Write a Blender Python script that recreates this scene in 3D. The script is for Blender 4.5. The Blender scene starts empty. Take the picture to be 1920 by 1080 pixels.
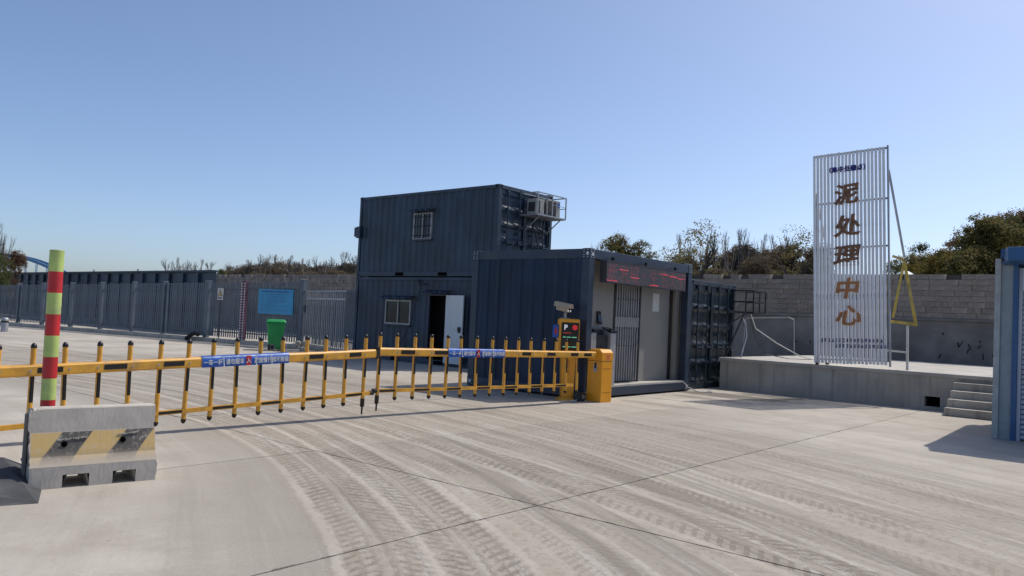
import bpy, bmesh, math, random
from mathutils import Vector, Matrix, Quaternion
R = math.radians
random.seed(7)
scene = bpy.context.scene
col = scene.collection
# ------------------------------------------------------------------ camera
PITCH, ROLL = R(2.14), R(2.676)
fw = Vector((0, math.cos(PITCH), math.sin(PITCH))); up0 = Vector((0, -math.sin(PITCH), math.cos(PITCH))); rt0 = Vector((1, 0, 0))
rt = math.cos(ROLL)*rt0 + math.sin(ROLL)*up0; up = -math.sin(ROLL)*rt0 + math.cos(ROLL)*up0
cd = bpy.data.cameras.new('camera'); cam = bpy.data.objects.new('camera', cd); col.objects.link(cam)
m = Matrix((rt, up, -fw)).transposed().to_4x4(); m.translation = (0, 0, 1.5); cam.matrix_world = m
cd.sensor_width = 36; cd.lens = 36*1463/1920; cd.clip_end = 3000; cd.clip_start = .05
scene.camera = cam
# ------------------------------------------------------------------ light
SUN_EL = R(54); SUN_H = Vector((.825, .565, 0)).normalized()
world = bpy.data.worlds.new('World'); scene.world = world; world.use_nodes = True
wn = world.node_tree.nodes; wl = world.node_tree.links
sky = wn.new('ShaderNodeTexSky'); sky.sky_type = 'NISHITA'; sky.sun_disc = False
sky.sun_elevation = SUN_EL; sky.sun_rotation = math.atan2(SUN_H.x, SUN_H.y)
sky.altitude = 300; sky.air_density = .70; sky.dust_density = 1.9; sky.ozone_density = 3.2
wl.new(sky.outputs[0], wn['Background'].inputs[0]); wn['Background'].inputs[1].default_value = .138
sd = bpy.data.lights.new('sun', 'SUN'); sd.energy = 3.0; sd.angle = R(.55); sd.color = (1, .94, .84)
so = bpy.data.objects.new('sun', sd); col.objects.link(so); so.location = (20, 15, 30)
sv = SUN_H*math.cos(SUN_EL) + Vector((0, 0, math.sin(SUN_EL)))
so.rotation_euler = sv.to_track_quat('Z', 'Y').to_euler()
scene.view_settings.view_transform = 'Standard'; scene.view_settings.look = 'None'
scene.view_settings.exposure = .22; scene.view_settings.gamma = 1
scene.render.engine = 'CYCLES'
scene.cycles.use_denoising = True; scene.cycles.max_bounces = 6; scene.cycles.transparent_max_bounces = 8

# ------------------------------------------------------------------ materials
MATS = {}
class NT:
    def __init__(s, name):
        s.m = bpy.data.materials.new(name); s.m.use_nodes = True
        s.t = s.m.node_tree; s.b = s.t.nodes['Principled BSDF']
    def n(s, typ, **kw):
        x = s.t.nodes.new(typ)
        for k, v in kw.items():
            if k.startswith('i_'): x.inputs[k[2:].replace('_', ' ')].default_value = v
            else: setattr(x, k, v)
        return x
    def l(s, a, b): s.t.links.new(a, b)
    def val(s, x, sock):
        if hasattr(x, 'is_linked') or hasattr(x, 'links'): s.l(x, sock)
        else: sock.default_value = x
    def math(s, op, a, b=0., c=0., clamp=False):
        x = s.t.nodes.new('ShaderNodeMath'); x.operation = op; x.use_clamp = clamp
        for i, v in enumerate((a, b, c)): s.val(v, x.inputs[i])
        return x.outputs[0]
    def mix(s, f, a, b, mode='MIX'):
        x = s.t.nodes.new('ShaderNodeMix'); x.data_type = 'RGBA'; x.blend_type = mode
        s.val(f, x.inputs[0])
        for v, i in ((a, 6), (b, 7)):
            if isinstance(v, tuple): x.inputs[i].default_value = (*v[:3], 1)
            else: s.l(v, x.inputs[i])
        return x.outputs[2]
    def ramp(s, f, a, b, smooth=True):
        x = s.t.nodes.new('ShaderNodeMapRange'); x.interpolation_type = 'SMOOTHSTEP' if smooth else 'LINEAR'
        s.val(f, x.inputs[0]); x.inputs[1].default_value = a; x.inputs[2].default_value = b
        return x.outputs[0]
    def noise(s, co, scale, detail=5, rough=.55, dist=0.):
        x = s.n('ShaderNodeTexNoise'); x.inputs['Scale'].default_value = scale; x.inputs['Detail'].default_value = detail
        x.inputs['Roughness'].default_value = rough; x.inputs['Distortion'].default_value = dist
        s.l(co, x.inputs['Vector']); return x.outputs['Fac']
    def scaled(s, co, v):
        x = s.n('ShaderNodeMapping'); x.inputs['Scale'].default_value = v; s.l(co, x.inputs[0]); return x.outputs[0]
    def bump(s, h, strength=.3, dist=.01):
        x = s.n('ShaderNodeBump'); x.inputs['Strength'].default_value = strength; x.inputs['Distance'].default_value = dist
        s.l(h, x.inputs['Height']); s.l(x.outputs[0], s.b.inputs['Normal'])
    def pos(s): return s.n('ShaderNodeNewGeometry').outputs['Position']
    def obj(s): return s.n('ShaderNodeTexCoord').outputs['Object']

def mat(name, c, rough=.6, metal=0., var=.25, scale=3., dirt=None, dirt_amt=.35, streak=False, bump=.15, bscale=60., rnd=.0, spec=.5, world_co=False):
    """paint / stone: base colour with noise variation, dirt patches or vertical streaks and fine relief"""
    if name in MATS: return MATS[name]
    t = NT(name); co = t.pos() if world_co else t.obj()
    n1 = t.noise(co, scale)
    base = t.mix(t.ramp(n1, .3, .7), tuple(x*(1-var) for x in c), tuple(min(1, x*(1+var)) for x in c))
    if dirt:
        dco = t.scaled(co, (6, 6, .35)) if streak else co
        n2 = t.noise(dco, scale*.9 if not streak else 1.4, 6, .6)
        base = t.mix(t.math('MULTIPLY', t.ramp(n2, .48, .72), dirt_amt), base, dirt)
    if rnd:
        oi = t.n('ShaderNodeObjectInfo').outputs['Random']
        k = t.math('MULTIPLY_ADD', oi, 2*rnd, 1-rnd)
        h = t.n('ShaderNodeHueSaturation'); t.l(base, h.inputs['Color']); t.l(k, h.inputs['Value']); base = h.outputs[0]
    t.l(base, t.b.inputs['Base Color'])
    rr = t.math('MULTIPLY_ADD', n1, .25, rough-.12); t.l(rr, t.b.inputs['Roughness'])
    t.b.inputs['Metallic'].default_value = metal; t.b.inputs['Specular IOR Level'].default_value = spec
    if bump: t.bump(t.noise(co, bscale, 4), bump, .006)
    MATS[name] = t.m; return t.m

def emit(name, c, s):
    t = NT(name); t.b.inputs['Base Color'].default_value = (*c, 1); t.b.inputs['Emission Color'].default_value = (*c, 1)
    t.b.inputs['Emission Strength'].default_value = s; t.b.inputs['Roughness'].default_value = .5; return t.m

NAVY = mat('navy_paint', (.021, .042, .072), .5, var=.35, scale=1.1, dirt=(.065, .08, .105), dirt_amt=.4, streak=True, bump=.08, bscale=25)
NAVY2 = mat('blue_grey_paint', (.02, .036, .066), .45, var=.2, scale=2, dirt=(.1, .1, .1), dirt_amt=.3, bump=.05)
TEAL = mat('dark_teal_paint', (.012, .024, .034), .38, var=.3, scale=2.5, dirt=(.1, .1, .09), dirt_amt=.35, bump=.1, bscale=20)
CONC = mat('cast_concrete', (.44, .405, .35), .9, var=.16, scale=1.3, dirt=(.21, .195, .17), dirt_amt=.6, streak=True, bump=.35, bscale=35)
CONC_L = mat('pale_concrete', (.45, .425, .38), .9, var=.15, scale=1.2, dirt=(.28, .26, .23), dirt_amt=.4, bump=.3, bscale=35)
CONC_D = mat('stained_concrete', (.23, .215, .195), .92, var=.35, scale=.7, dirt=(.09, .085, .075), dirt_amt=.6, bump=.35, bscale=25)
BRICK = mat('grey_brick', (.285, .245, .21), .95, var=.3, scale=2.2, dirt=(.18, .165, .15), dirt_amt=.4, bump=.5, bscale=40, rnd=.10)
YEL = mat('yellow_paint', (.68, .34, .035), .45, var=.15, scale=6, dirt=(.30, .19, .085), dirt_amt=.55, bump=.05)
ORA = mat('orange_paint', (.78, .33, .012), .4, var=.08, scale=4, dirt=(.45, .22, .04), dirt_amt=.25, bump=.04)
BLACK = mat('black_plastic', (.008, .006, .006), .4, var=.3, scale=8, bump=.05)
VOID = mat('void_black', (.004, .004, .004), .95, var=.1, bump=0, spec=0.)
SCREEN = mat('black_glass', (.006, .006, .008), .12, var=.1, bump=0)
WHITE = mat('white_paint', (.62, .64, .65), .5, var=.08, dirt=(.42, .41, .38), dirt_amt=.3, bump=.04)
OFFW = mat('off_white_panel', (.5, .5, .48), .5, var=.08, dirt=(.36, .35, .32), dirt_amt=.3, bump=.05)
GREYP = mat('grey_panel', (.27, .258, .238), .55, var=.08, scale=1.5, dirt=(.2, .2, .2), dirt_amt=.3, bump=.04)
GALV = mat('galvanised_steel', (.36, .37, .385), .45, metal=.35, var=.15, scale=5, bump=.05)
SLAT = mat('white_grey_slat', (.80, .81, .82), .45, var=.06, scale=3, dirt=(.4, .4, .4), dirt_amt=.25, bump=.03, rnd=.05)
DKST = mat('dark_steel', (.03, .033, .037), .5, metal=.3, var=.3, scale=6, bump=.1)
FEN = mat('fence_blue_grey', (.105, .13, .165), .5, var=.15, scale=3, dirt=(.16, .165, .17), dirt_amt=.25, bump=.05, rnd=.12)
RUST = mat('rusty_bronze', (.22, .105, .055), .7, var=.35, scale=5, dirt=(.09, .05, .035), dirt_amt=.5, bump=.25)
BLUE = mat('slogan_blue', (.008, .085, .38), .35, var=.12, scale=5, bump=.1, bscale=14)
BLUE2 = mat('deep_blue_print', (.02, .02, .17), .5, var=.15, bump=0)
SKYB = mat('board_blue', (.035, .28, .5), .4, var=.12, scale=1.1, bump=.03)
RED = mat('red_vinyl', (.5, .018, .022), .45, var=.12, scale=7, dirt=(.3, .05, .045), dirt_amt=.6, bump=.05)
LIME = mat('lime_vinyl', (.44, .56, .16), .45, var=.12, scale=7, dirt=(.30, .33, .17), dirt_amt=.6, bump=.03)
GREEN = mat('green_plastic', (.01, .30, .07), .42, var=.15, scale=3, dirt=(.05, .27, .10), dirt_amt=.4, bump=.05)
FASC = mat('fascia_blue', (.018, .085, .22), .4, var=.15, scale=2, dirt=(.05, .12, .22), dirt_amt=.35, bump=.05)
SHUT = mat('shutter_grey', (.42, .45, .52), .45, metal=.15, var=.08, scale=1.5, dirt=(.25, .25, .25), dirt_amt=.4, bump=.04)
PAPER = mat('paper', (.6, .6, .58), .8, var=.03, bump=0)
RUBB = mat('black_rubber', (.015, .015, .016), .8, var=.3, bump=.3)
GLASS = mat('dark_glass', (.02, .024, .026), .08, var=.2, scale=2, bump=0)
ACW = mat('aircon_shell', (.36, .355, .32), .5, var=.08, dirt=(.3, .28, .24), dirt_amt=.4, bump=.03)
DKGRILL = mat('grille_dark', (.035, .035, .036), .6, var=.2, bump=.2)
PURP = mat('post_purple', (.12, .05, .08), .5, var=.2, bump=.05)
BARK = mat('bark', (.13, .11, .09), .95, var=.3, scale=2, bump=.3, rnd=.2)
BARKL = mat('pale_bark', (.27, .24, .21), .95, var=.3, scale=2, bump=.2, rnd=.2)
BRIDGE = mat('bridge_blue', (.13, .27, .45), .5, var=.1, bump=0)
EARTH = mat('bare_earth', (.17, .15, .115), .95, var=.4, scale=.25, dirt=(.08, .085, .04), dirt_amt=.6, bump=.4, bscale=8)
GRASSY = mat('scrub_ground', (.08, .075, .04), .95, var=.4, scale=.3, dirt=(.05, .06, .025), dirt_amt=.6, bump=.4, bscale=4)
LEDR = emit('led_red', (.85, .06, .10), .6)
LEDD = emit('led_dim_red', (.40, .07, .09), .30)
LEDG = emit('led_green', (.2, .7, .4), .5)
LEDW = emit('led_white', (.7, .72, .75), .45)

def leafmat(name, a, b):
    t = NT(name)
    n = t.noise(t.obj(), .9, 3); oi = t.n('ShaderNodeObjectInfo').outputs['Random']
    f = t.math('ADD', t.math('MULTIPLY', t.ramp(n, .3, .7), .75), t.math('MULTIPLY', oi, .3), clamp=True)
    c = t.mix(f, a, b); t.l(c, t.b.inputs['Base Color']); t.b.inputs['Roughness'].default_value = .75
    t.b.inputs['Specular IOR Level'].default_value = .2
    tr = t.n('ShaderNodeBsdfTranslucent'); t.l(c, tr.inputs[0]); mx = t.n('ShaderNodeMixShader'); mx.inputs[0].default_value = .5
    t.l(t.b.outputs[0], mx.inputs[1]); t.l(tr.outputs[0], mx.inputs[2]); t.l(mx.outputs[0], t.t.nodes['Material Output'].inputs[0])
    return t.m
LEAF = {'g': leafmat('leaf_green', (.06, .076, .026), (.14, .152, .058)), 'o': leafmat('leaf_olive', (.10, .092, .03), (.21, .175, .06)),
        'r': leafmat('leaf_russet', (.10, .062, .038), (.21, .125, .07)), 'y': leafmat('leaf_yellow', (.14, .115, .03), (.25, .19, .06)),
        'd': leafmat('leaf_brown', (.11, .086, .06), (.19, .15, .10)), 's': leafmat('leaf_sparse', (.13, .12, .04), (.24, .21, .08))}

# ------------------------------------------------------------------ mesh helpers
class MB:
    def __init__(s): s.v = []; s.f = []; s.smooth = set()
    def add(s, vs, fs, smooth=False):
        o = len(s.v); s.v += [tuple(v) for v in vs]
        for f in fs:
            if smooth: s.smooth.add(len(s.f))
            s.f.append(tuple(i+o for i in f))
        return s
    def box(s, x0, x1, y0, y1, z0, z1):
        return s.add([(x0, y0, z0), (x1, y0, z0), (x1, y1, z0), (x0, y1, z0), (x0, y0, z1), (x1, y0, z1), (x1, y1, z1), (x0, y1, z1)],
                     [(3, 2, 1, 0), (4, 5, 6, 7), (0, 1, 5, 4), (1, 2, 6, 5), (2, 3, 7, 6), (3, 0, 4, 7)])
    def hexa(s, b, t):   # bottom quad, top quad (ccw from above)
        return s.add(list(b)+list(t), [(3, 2, 1, 0), (4, 5, 6, 7), (0, 1, 5, 4), (1, 2, 6, 5), (2, 3, 7, 6), (3, 0, 4, 7)])
    def tube(s, p, q, r, n=8, r2=None, cap=True):
        p = Vector(p); q = Vector(q); d = (q-p).normalized(); r2 = r if r2 is None else r2
        a = d.orthogonal().normalized(); b = d.cross(a)
        vs = []
        for c, rr in ((p, r), (q, r2)):
            for i in range(n):
                t = 2*math.pi*i/n; vs.append(c + (a*math.cos(t)+b*math.sin(t))*rr)
        o = len(s.v); s.v += [tuple(v) for v in vs]
        for i in range(n):
            s.smooth.add(len(s.f)); s.f.append((o+i, o+(i+1) % n, o+n+(i+1) % n, o+n+i))
        if cap:
            c = len(s.v); s.v += s.v[o:o+2*n]; s.f.append(tuple(c+i for i in reversed(range(n)))); s.f.append(tuple(c+n+i for i in range(n)))
        return s
    def path(s, pts, r, n=6):
        for a, b in zip(pts, pts[1:]): s.tube(a, b, r, n)
        return s
    def beam(s, p, q, w, h, upv=(0, 0, 1)):
        p = Vector(p); q = Vector(q); d = (q-p).normalized(); u = Vector(upv)
        if abs(d.dot(u)) > .99: u = Vector((0, 1, 0))
        a = d.cross(u).normalized(); b = a.cross(d)
        vs = [c + a*x*w/2 + b*y*h/2 for c in (p, q) for x, y in ((-1, -1), (1, -1), (1, 1), (-1, 1))]
        return s.add(vs, [(0, 1, 2, 3), (7, 6, 5, 4), (1, 0, 4, 5), (2, 1, 5, 6), (3, 2, 6, 7), (0, 3, 7, 4)])
    def prism(s, outline, axis, a, b):  # outline 2d ccw; axis 'x','y','z'
        def P(u, v, w): return {'x': (w, u, v), 'y': (u, w, v), 'z': (u, v, w)}[axis]
        n = len(outline); vs = [P(u, v, a) for u, v in outline]+[P(u, v, b) for u, v in outline]
        fs = [tuple(reversed(range(n))), tuple(range(n, 2*n))]+[(i, (i+1) % n, n+(i+1) % n, n+i) for i in range(n)]
        return s.add(vs, fs)
    def lathe(s, prof, n=16, c=(0, 0)):
        o = len(s.v)
        for r, z in prof:
            for i in range(n):
                t = 2*math.pi*i/n; s.v.append((c[0]+r*math.cos(t), c[1]+r*math.sin(t), z))
        for j in range(len(prof)-1):
            for i in range(n):
                s.smooth.add(len(s.f)); s.f.append((o+j*n+i, o+j*n+(i+1) % n, o+(j+1)*n+(i+1) % n, o+(j+1)*n+i))
        k = o+(len(prof)-1)*n; c = len(s.v); s.v += s.v[o:o+n] + s.v[k:k+n]; s.f.append(tuple(c+i for i in reversed(range(n)))); s.f.append(tuple(c+n+i for i in range(n)))
        return s
    def mesh(s, name, material):
        me = bpy.data.meshes.new(name); me.from_pydata(s.v, [], s.f); me.update()
        bm = bmesh.new(); bm.from_mesh(me); bmesh.ops.recalc_face_normals(bm, faces=bm.faces); bm.to_mesh(me); bm.free()
        for i in s.smooth: me.polygons[i].use_smooth = True
        me.materials.append(material); return me
    def build(s, name, material, parent=None, bevel=0, **k):
        return link(name, s.mesh(name, material), parent, bevel=bevel, **k)
def link(name, me, parent=None, loc=(0, 0, 0), rot=(0, 0, 0), bevel=0, scale=(1, 1, 1)):
    o = bpy.data.objects.new(name, me); col.objects.link(o); o.location = loc; o.rotation_euler = rot; o.scale = scale
    if parent: o.parent = parent
    if bevel:
        b = o.modifiers.new('bevel', 'BEVEL'); b.width = bevel; b.segments = 2; b.limit_method = 'ANGLE'; b.angle_limit = R(40)
    return o
def tag(o, label=None, cat=None, group=None, kind=None):
    for k, v in (('label', label), ('category', cat), ('group', group), ('kind', kind)):
        if v: o[k] = v
    return o
def thing(name, label, cat, loc, rz=0, group=None, rot=None):
    o = bpy.data.objects.new(name, None); col.objects.link(o); o.location = loc; o.rotation_euler = rot or (0, 0, rz)
    o.empty_display_size = .2
    return tag(o, label, cat, group)
def box(name, mt, parent, *d, bevel=0, **k): return MB().box(*d).build(name, mt, parent, bevel, **k)
_tx = {}
def text_mesh(body, size, mt, extrude=.004, bold=0., shear=0.):
    c = bpy.data.curves.new('text', 'FONT'); c.body = body; c.size = size; c.align_x = 'CENTER'; c.align_y = 'CENTER'
    c.extrude = extrude; c.offset = bold; c.shear = shear; c.resolution_u = 3
    o = bpy.data.objects.new('text', c); col.objects.link(o)
    dg = bpy.context.evaluated_depsgraph_get(); dg.update()
    me = bpy.data.meshes.new_from_object(o.evaluated_get(dg)); bpy.data.objects.remove(o); bpy.data.curves.remove(c)
    xs = [v.co.x for v in me.vertices]; ys = [v.co.y for v in me.vertices]
    cx, cy = (min(xs)+max(xs))/2, (min(ys)+max(ys))/2
    for v in me.vertices: v.co.x -= cx; v.co.y -= cy
    me.materials.clear(); me.materials.append(mt); return me
def glyph_dots(ch, n=16):
    """n x n dot raster of one character taken from its outline"""
    me = text_mesh(ch, 1., BLACK, 0); me.calc_loop_triangles()
    tris = [[me.vertices[i].co.xy for i in t.vertices] for t in me.loop_triangles]
    w = max(.9, max(abs(v.co.x) for v in me.vertices)*2, max(abs(v.co.y) for v in me.vertices)*2)
    out = []
    def inside(p):
        for a, b, c in tris:
            d1 = (b-a).cross(p-a); d2 = (c-b).cross(p-b); d3 = (a-c).cross(p-c)
            if (d1 >= 0 and d2 >= 0 and d3 >= 0) or (d1 <= 0 and d2 <= 0 and d3 <= 0): return True
        return False
    for i in range(n):
        for j in range(n):
            p = Vector(((i+.5)/n-.5, (j+.5)/n-.5))*w
            if any(inside(p+Vector(q)*w/n) for q in ((0, 0), (.3, 0), (-.3, 0), (0, .3), (0, -.3))): out.append((i, j))
    bpy.data.meshes.remove(me); return out

YAW = .864
E1 = Vector((math.cos(YAW), math.sin(YAW), 0)); E2 = Vector((math.sin(YAW), -math.cos(YAW), 0))
def grid(a, b, z=0): return E1*a + E2*b + Vector((0, 0, z))

# ------------------------------------------------------------------ ground
def ground_material():
    t = NT('yard_concrete'); P = t.pos(); sep = t.n('ShaderNodeSeparateXYZ'); t.l(P, sep.inputs[0]); X, Y = sep.outputs[0], sep.outputs[1]
    wob = t.noise(P, .11, 2)
    dx = t.math('ADD', X, 16.0); dy = Y
    r = t.math('SQRT', t.math('ADD', t.math('MULTIPLY', dx, dx), t.math('MULTIPLY', dy, dy)))
    r = t.math('ADD', r, t.math('MULTIPLY_ADD', wob, .7, -.35))
    ang = t.math('MULTIPLY', t.math('ARCTAN2', dy, dx), 17.0)
    big = t.noise(P, .28, 4, .6); mid = t.noise(P, 1.7, 6, .65); fine = t.noise(P, 26, 4, .7)
    comb = t.n('ShaderNodeCombineXYZ'); t.l(t.math('MULTIPLY', r, 3.2), comb.inputs[0]); t.l(t.math('MULTIPLY', ang, .1), comb.inputs[1])
    drag = t.noise(comb.outputs[0], 1.0, 5, .62)       # dust dragged along the driving line
    comb2 = t.n('ShaderNodeCombineXYZ'); t.l(t.math('MULTIPLY', r, 12.), comb2.inputs[0]); t.l(t.math('MULTIPLY', ang, .35), comb2.inputs[1])
    drag2 = t.noise(comb2.outputs[0], 1.0, 4, .6)
    base = t.mix(t.ramp(big, .3, .7), (.375, .34, .29), (.50, .457, .395))
    base = t.mix(t.math('MULTIPLY', t.ramp(mid, .42, .72), .55), base, (.33, .29, .238))
    base = t.mix(t.math('MULTIPLY', t.ramp(t.noise(P, .8, 5, .7), .52, .70), .5), base, (.54, .50, .435))
    ledge = t.math('MULTIPLY', t.ramp(r, 14.3, 15.5), t.math('SUBTRACT', 1., t.ramp(r, 15.62, 15.75)))
    base = t.mix(t.math('MULTIPLY', ledge, t.math('MULTIPLY_ADD', big, .9, .25), clamp=True), base, (.285, .255, .215))
    # the dusty driving zone: r between 15.6 and 22
    zone = t.math('MULTIPLY', t.ramp(r, 15.5, 15.75), t.math('SUBTRACT', 1., t.ramp(r, 20.5, 24.0)))
    base = t.mix(t.math('MULTIPLY', zone, .45), base, (.285, .245, .19))
    base = t.mix(t.math('MULTIPLY', t.math('MULTIPLY_ADD', zone, .6, .22), t.ramp(drag, .46, .66)), base, (.23, .205, .17))
    base = t.mix(t.math('MULTIPLY', t.math('MULTIPLY_ADD', zone, .5, .15), t.ramp(drag2, .5, .7)), base, (.50, .475, .43))
    tread_h = None
    grit = t.noise(P, 55, 4, .75); rag = t.noise(P, 9, 4, .7)
    pa = t.ramp(t.noise(P, .6, 3), .36, .58); pb = t.ramp(t.noise(P, .9, 3), .62, .42)   # prints come and go
    base = t.mix(t.math('MULTIPLY', t.ramp(t.noise(P, 14, 5, .75), .48, .64), t.math('MULTIPLY_ADD', zone, .45, .12)), base, (.25, .21, .165))
    jit = t.math('MULTIPLY_ADD', rag, .12, -.06); gr_ = t.math('MULTIPLY', t.ramp(grit, .3, .62), t.ramp(rag, .28, .52))
    bx = t.math('ADD', X, 49.0); by = t.math('ADD', Y, 26.6)
    rB = t.math('SQRT', t.math('ADD', t.math('MULTIPLY', bx, bx), t.math('MULTIPLY', by, by))); angB = t.math('MULTIPLY', t.math('ARCTAN2', by, bx), 60.)
    fam = {0: (t.math('ADD', r, jit), t.math('ADD', ang, jit)), 1: (t.math('ADD', rB, jit), t.math('ADD', angB, jit))}
    for fm_, rc, w, pitch, dark, lite, k in ((0, 15.98, .27, .125, 1., .75, 2.), (0, 16.55, .27, .125, .95, .6, -2.), (0, 17.3, .22, .09, .5, .2, 1.), (0, 18.9, .25, .11, .5, .3, -1.), (0, 20.1, .30, .10, .6, .25, 1.), (0, 21.3, .24, .11, .5, .2, -1.),
                                   (1, 59.45, .24, .10, .6, .25, 1.), (1, 60.05, .27, .12, 1., .5, 2.), (1, 60.72, .2, .085, .75, .35, -2.), (1, 61.75, .27, .08, .55, .35, 1.), (1, 62.3, .22, .075, .4, .2, -1.), (1, 63.5, .3, .08, .4, .2, 1.)):
        rr_, an_ = fam[fm_]; pt = (pa if k > 0 else pb) if abs(k) < 1.5 else t.math('MULTIPLY_ADD', pa if k > 0 else pb, .4, .6); k = math.copysign(1, k)
        d = t.math('SUBTRACT', rr_, rc); ad = t.math('ABSOLUTE', d)
        band = t.math('SUBTRACT', 1., t.ramp(ad, w*.85, w*1.1))
        ph = t.math('ADD', an_, t.math('MULTIPLY', ad, k*.8))
        sw = t.math('SINE', t.math('MULTIPLY', ph, 2*math.pi/pitch))
        lug = t.math('MULTIPLY', t.ramp(sw, -.2, .5), t.ramp(ad, w*.15, w*.3))
        rib = t.ramp(t.math('SINE', t.math('MULTIPLY', d, 2*math.pi/(w*.36))), .2, .9)
        pat = t.math('MAXIMUM', lug, t.math('MULTIPLY', rib, .6))
        amt = t.math('MULTIPLY', t.math('MULTIPLY', band, t.math('MULTIPLY_ADD', pat, .8, .2)), t.math('MULTIPLY', pt, dark))
        amt = t.math('MULTIPLY', amt, gr_, clamp=True)
        base = t.mix(amt, base, (.185, .155, .122))
        edge = t.math('MULTIPLY', t.math('SUBTRACT', 1., t.ramp(t.math('ABSOLUTE', t.math('SUBTRACT', ad, w*1.12)), .01, .06)), t.math('MULTIPLY', pt, lite))
        base = t.mix(t.math('MULTIPLY', edge, t.math('MULTIPLY_ADD', grit, .8, .2), clamp=True), base, (.53, .48, .41))
        tread_h = amt if tread_h is None else t.math('MAXIMUM', tread_h, amt)
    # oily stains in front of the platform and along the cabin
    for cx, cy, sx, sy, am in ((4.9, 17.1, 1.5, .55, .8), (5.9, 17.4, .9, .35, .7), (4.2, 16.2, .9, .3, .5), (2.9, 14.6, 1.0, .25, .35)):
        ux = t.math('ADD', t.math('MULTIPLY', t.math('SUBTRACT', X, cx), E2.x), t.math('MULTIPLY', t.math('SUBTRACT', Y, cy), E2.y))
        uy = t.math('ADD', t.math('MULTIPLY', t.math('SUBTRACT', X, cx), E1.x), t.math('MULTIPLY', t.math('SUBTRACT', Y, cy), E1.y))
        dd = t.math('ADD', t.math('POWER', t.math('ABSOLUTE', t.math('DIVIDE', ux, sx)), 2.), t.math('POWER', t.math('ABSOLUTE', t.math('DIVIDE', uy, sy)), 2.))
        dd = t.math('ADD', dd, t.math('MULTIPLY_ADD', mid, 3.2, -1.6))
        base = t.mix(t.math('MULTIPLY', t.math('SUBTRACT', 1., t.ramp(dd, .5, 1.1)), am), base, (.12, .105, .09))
    # crumbled dirt along the two nearest joints
    for nv, off in (((E1.x, E1.y, 0), 5.0), ((E2.x, E2.y, 0), -3.89)):
        dp = t.n('ShaderNodeVectorMath', operation='DOT_PRODUCT'); t.l(P, dp.inputs[0]); dp.inputs[1].default_value = nv
        dist = t.math('ABSOLUTE', t.math('SUBTRACT', dp.outputs['Value'], off))
        wd = t.math('MULTIPLY', t.ramp(t.noise(P, 6, 6, .7), .42, .75), .032)
        base = t.mix(t.math('MULTIPLY', t.math('LESS_THAN', dist, wd), .6), base, (.12, .10, .082))
    # blotches, specks and hairline cracks
    sp = t.n('ShaderNodeTexVoronoi'); sp.inputs['Scale'].default_value = 5.5; t.l(P, sp.inputs['Vector'])
    base = t.mix(t.math('MULTIPLY', t.math('SUBTRACT', 1., t.ramp(sp.outputs['Distance'], .03, .075)), t.math('MULTIPLY', t.ramp(mid, .5, .62), .65)), base, (.13, .115, .10))
    base = t.mix(t.math('MULTIPLY', t.ramp(grit, .5, .72), .22), base, (.62, .575, .51), 'MIX')
    hs = t.n('ShaderNodeHueSaturation'); t.l(base, hs.inputs['Color']); oi = t.n('ShaderNodeObjectInfo').outputs['Random']
    t.l(t.math('MULTIPLY_ADD', oi, .10, .95), hs.inputs['Value']); t.l(hs.outputs[0], t.b.inputs['Base Color'])
    t.b.inputs['Roughness'].default_value = .93; t.b.inputs['Specular IOR Level'].default_value = .25
    h = t.math('ADD', t.math('MULTIPLY', tread_h, -.7), t.math('MULTIPLY', fine, .6)); h = t.math('ADD', h, t.math('MULTIPLY', mid, .8))
    t.bump(h, .45, .012); return t.m
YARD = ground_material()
gm = MB().add([(-900, -300, -.06), (900, -300, -.06), (900, 1500, -.06), (-900, 1500, -.06)], [(0, 1, 2, 3)])
gr = tag(gm.build('ground', EARTH), 'dusty open ground under and beyond the concrete yard', None, None, 'structure')
yard = MB().hexa([grid(*p, -.058) for p in ((-12, 26), (40, 26), (40, -62), (-12, -62))], [grid(*p, -.012) for p in ((-12, 26), (40, 26), (40, -62), (-12, -62))]).build('yard', mat('joint_dirt', (.09, .08, .068), .95, bump=.3, world_co=True))
tag(yard, 'dusty concrete yard laid in large slabs', None, None, 'structure')
AL_ = [-13, -4, 5.0, 14, 23, 32, 40]; BL_ = [-60.89+3*k for k in range(20)] + [5.2, 14, 24]
for a0, a1 in zip(AL_, AL_[1:]):
    for b0, b1 in zip(BL_, BL_[1:]):
        g = .006; dz = random.uniform(-.002, .002)
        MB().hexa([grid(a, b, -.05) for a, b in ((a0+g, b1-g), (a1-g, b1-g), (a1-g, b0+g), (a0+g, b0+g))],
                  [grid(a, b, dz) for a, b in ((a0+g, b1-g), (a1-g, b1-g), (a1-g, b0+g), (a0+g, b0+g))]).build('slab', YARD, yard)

# rising ground behind
def terrain(name, label, x0, x1, y0, y1, hf, n=40):
    b = MB(); vs = []
    for j in range(n+1):
        for i in range(n+1):
            x = x0+(x1-x0)*i/n; y = y0+(y1-y0)*j/n; vs.append((x, y, hf(x, y)))
    b.add(vs, [(j*(n+1)+i, j*(n+1)+i+1, (j+1)*(n+1)+i+1, (j+1)*(n+1)+i) for j in range(n) for i in range(n)], True)
    return tag(b.build(name, GRASSY), label, None, None, 'structure')
def ss(t): t = max(0, min(1, t)); return t*t*(3-2*t)
def hill_h(x, y): return -.3 + 7.2*ss((x-22)/36)*ss((y-40)/30)*(1-.75*ss((y-105)/40)) + 2.2*ss((y-44)/14)*ss((x-2)/10)
def bank_h(x, y): return -.3 + 2.6*ss((y-66)/20)*ss((x+75)/20)*(1-ss((x+12)/12))
terrain('hill', 'wooded hillside behind the block wall', 0, 130, 38, 150, hill_h)
terrain('earth_bank', 'low scrubby bank beyond the fence', -85, 0, 62, 150, bank_h)

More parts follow.
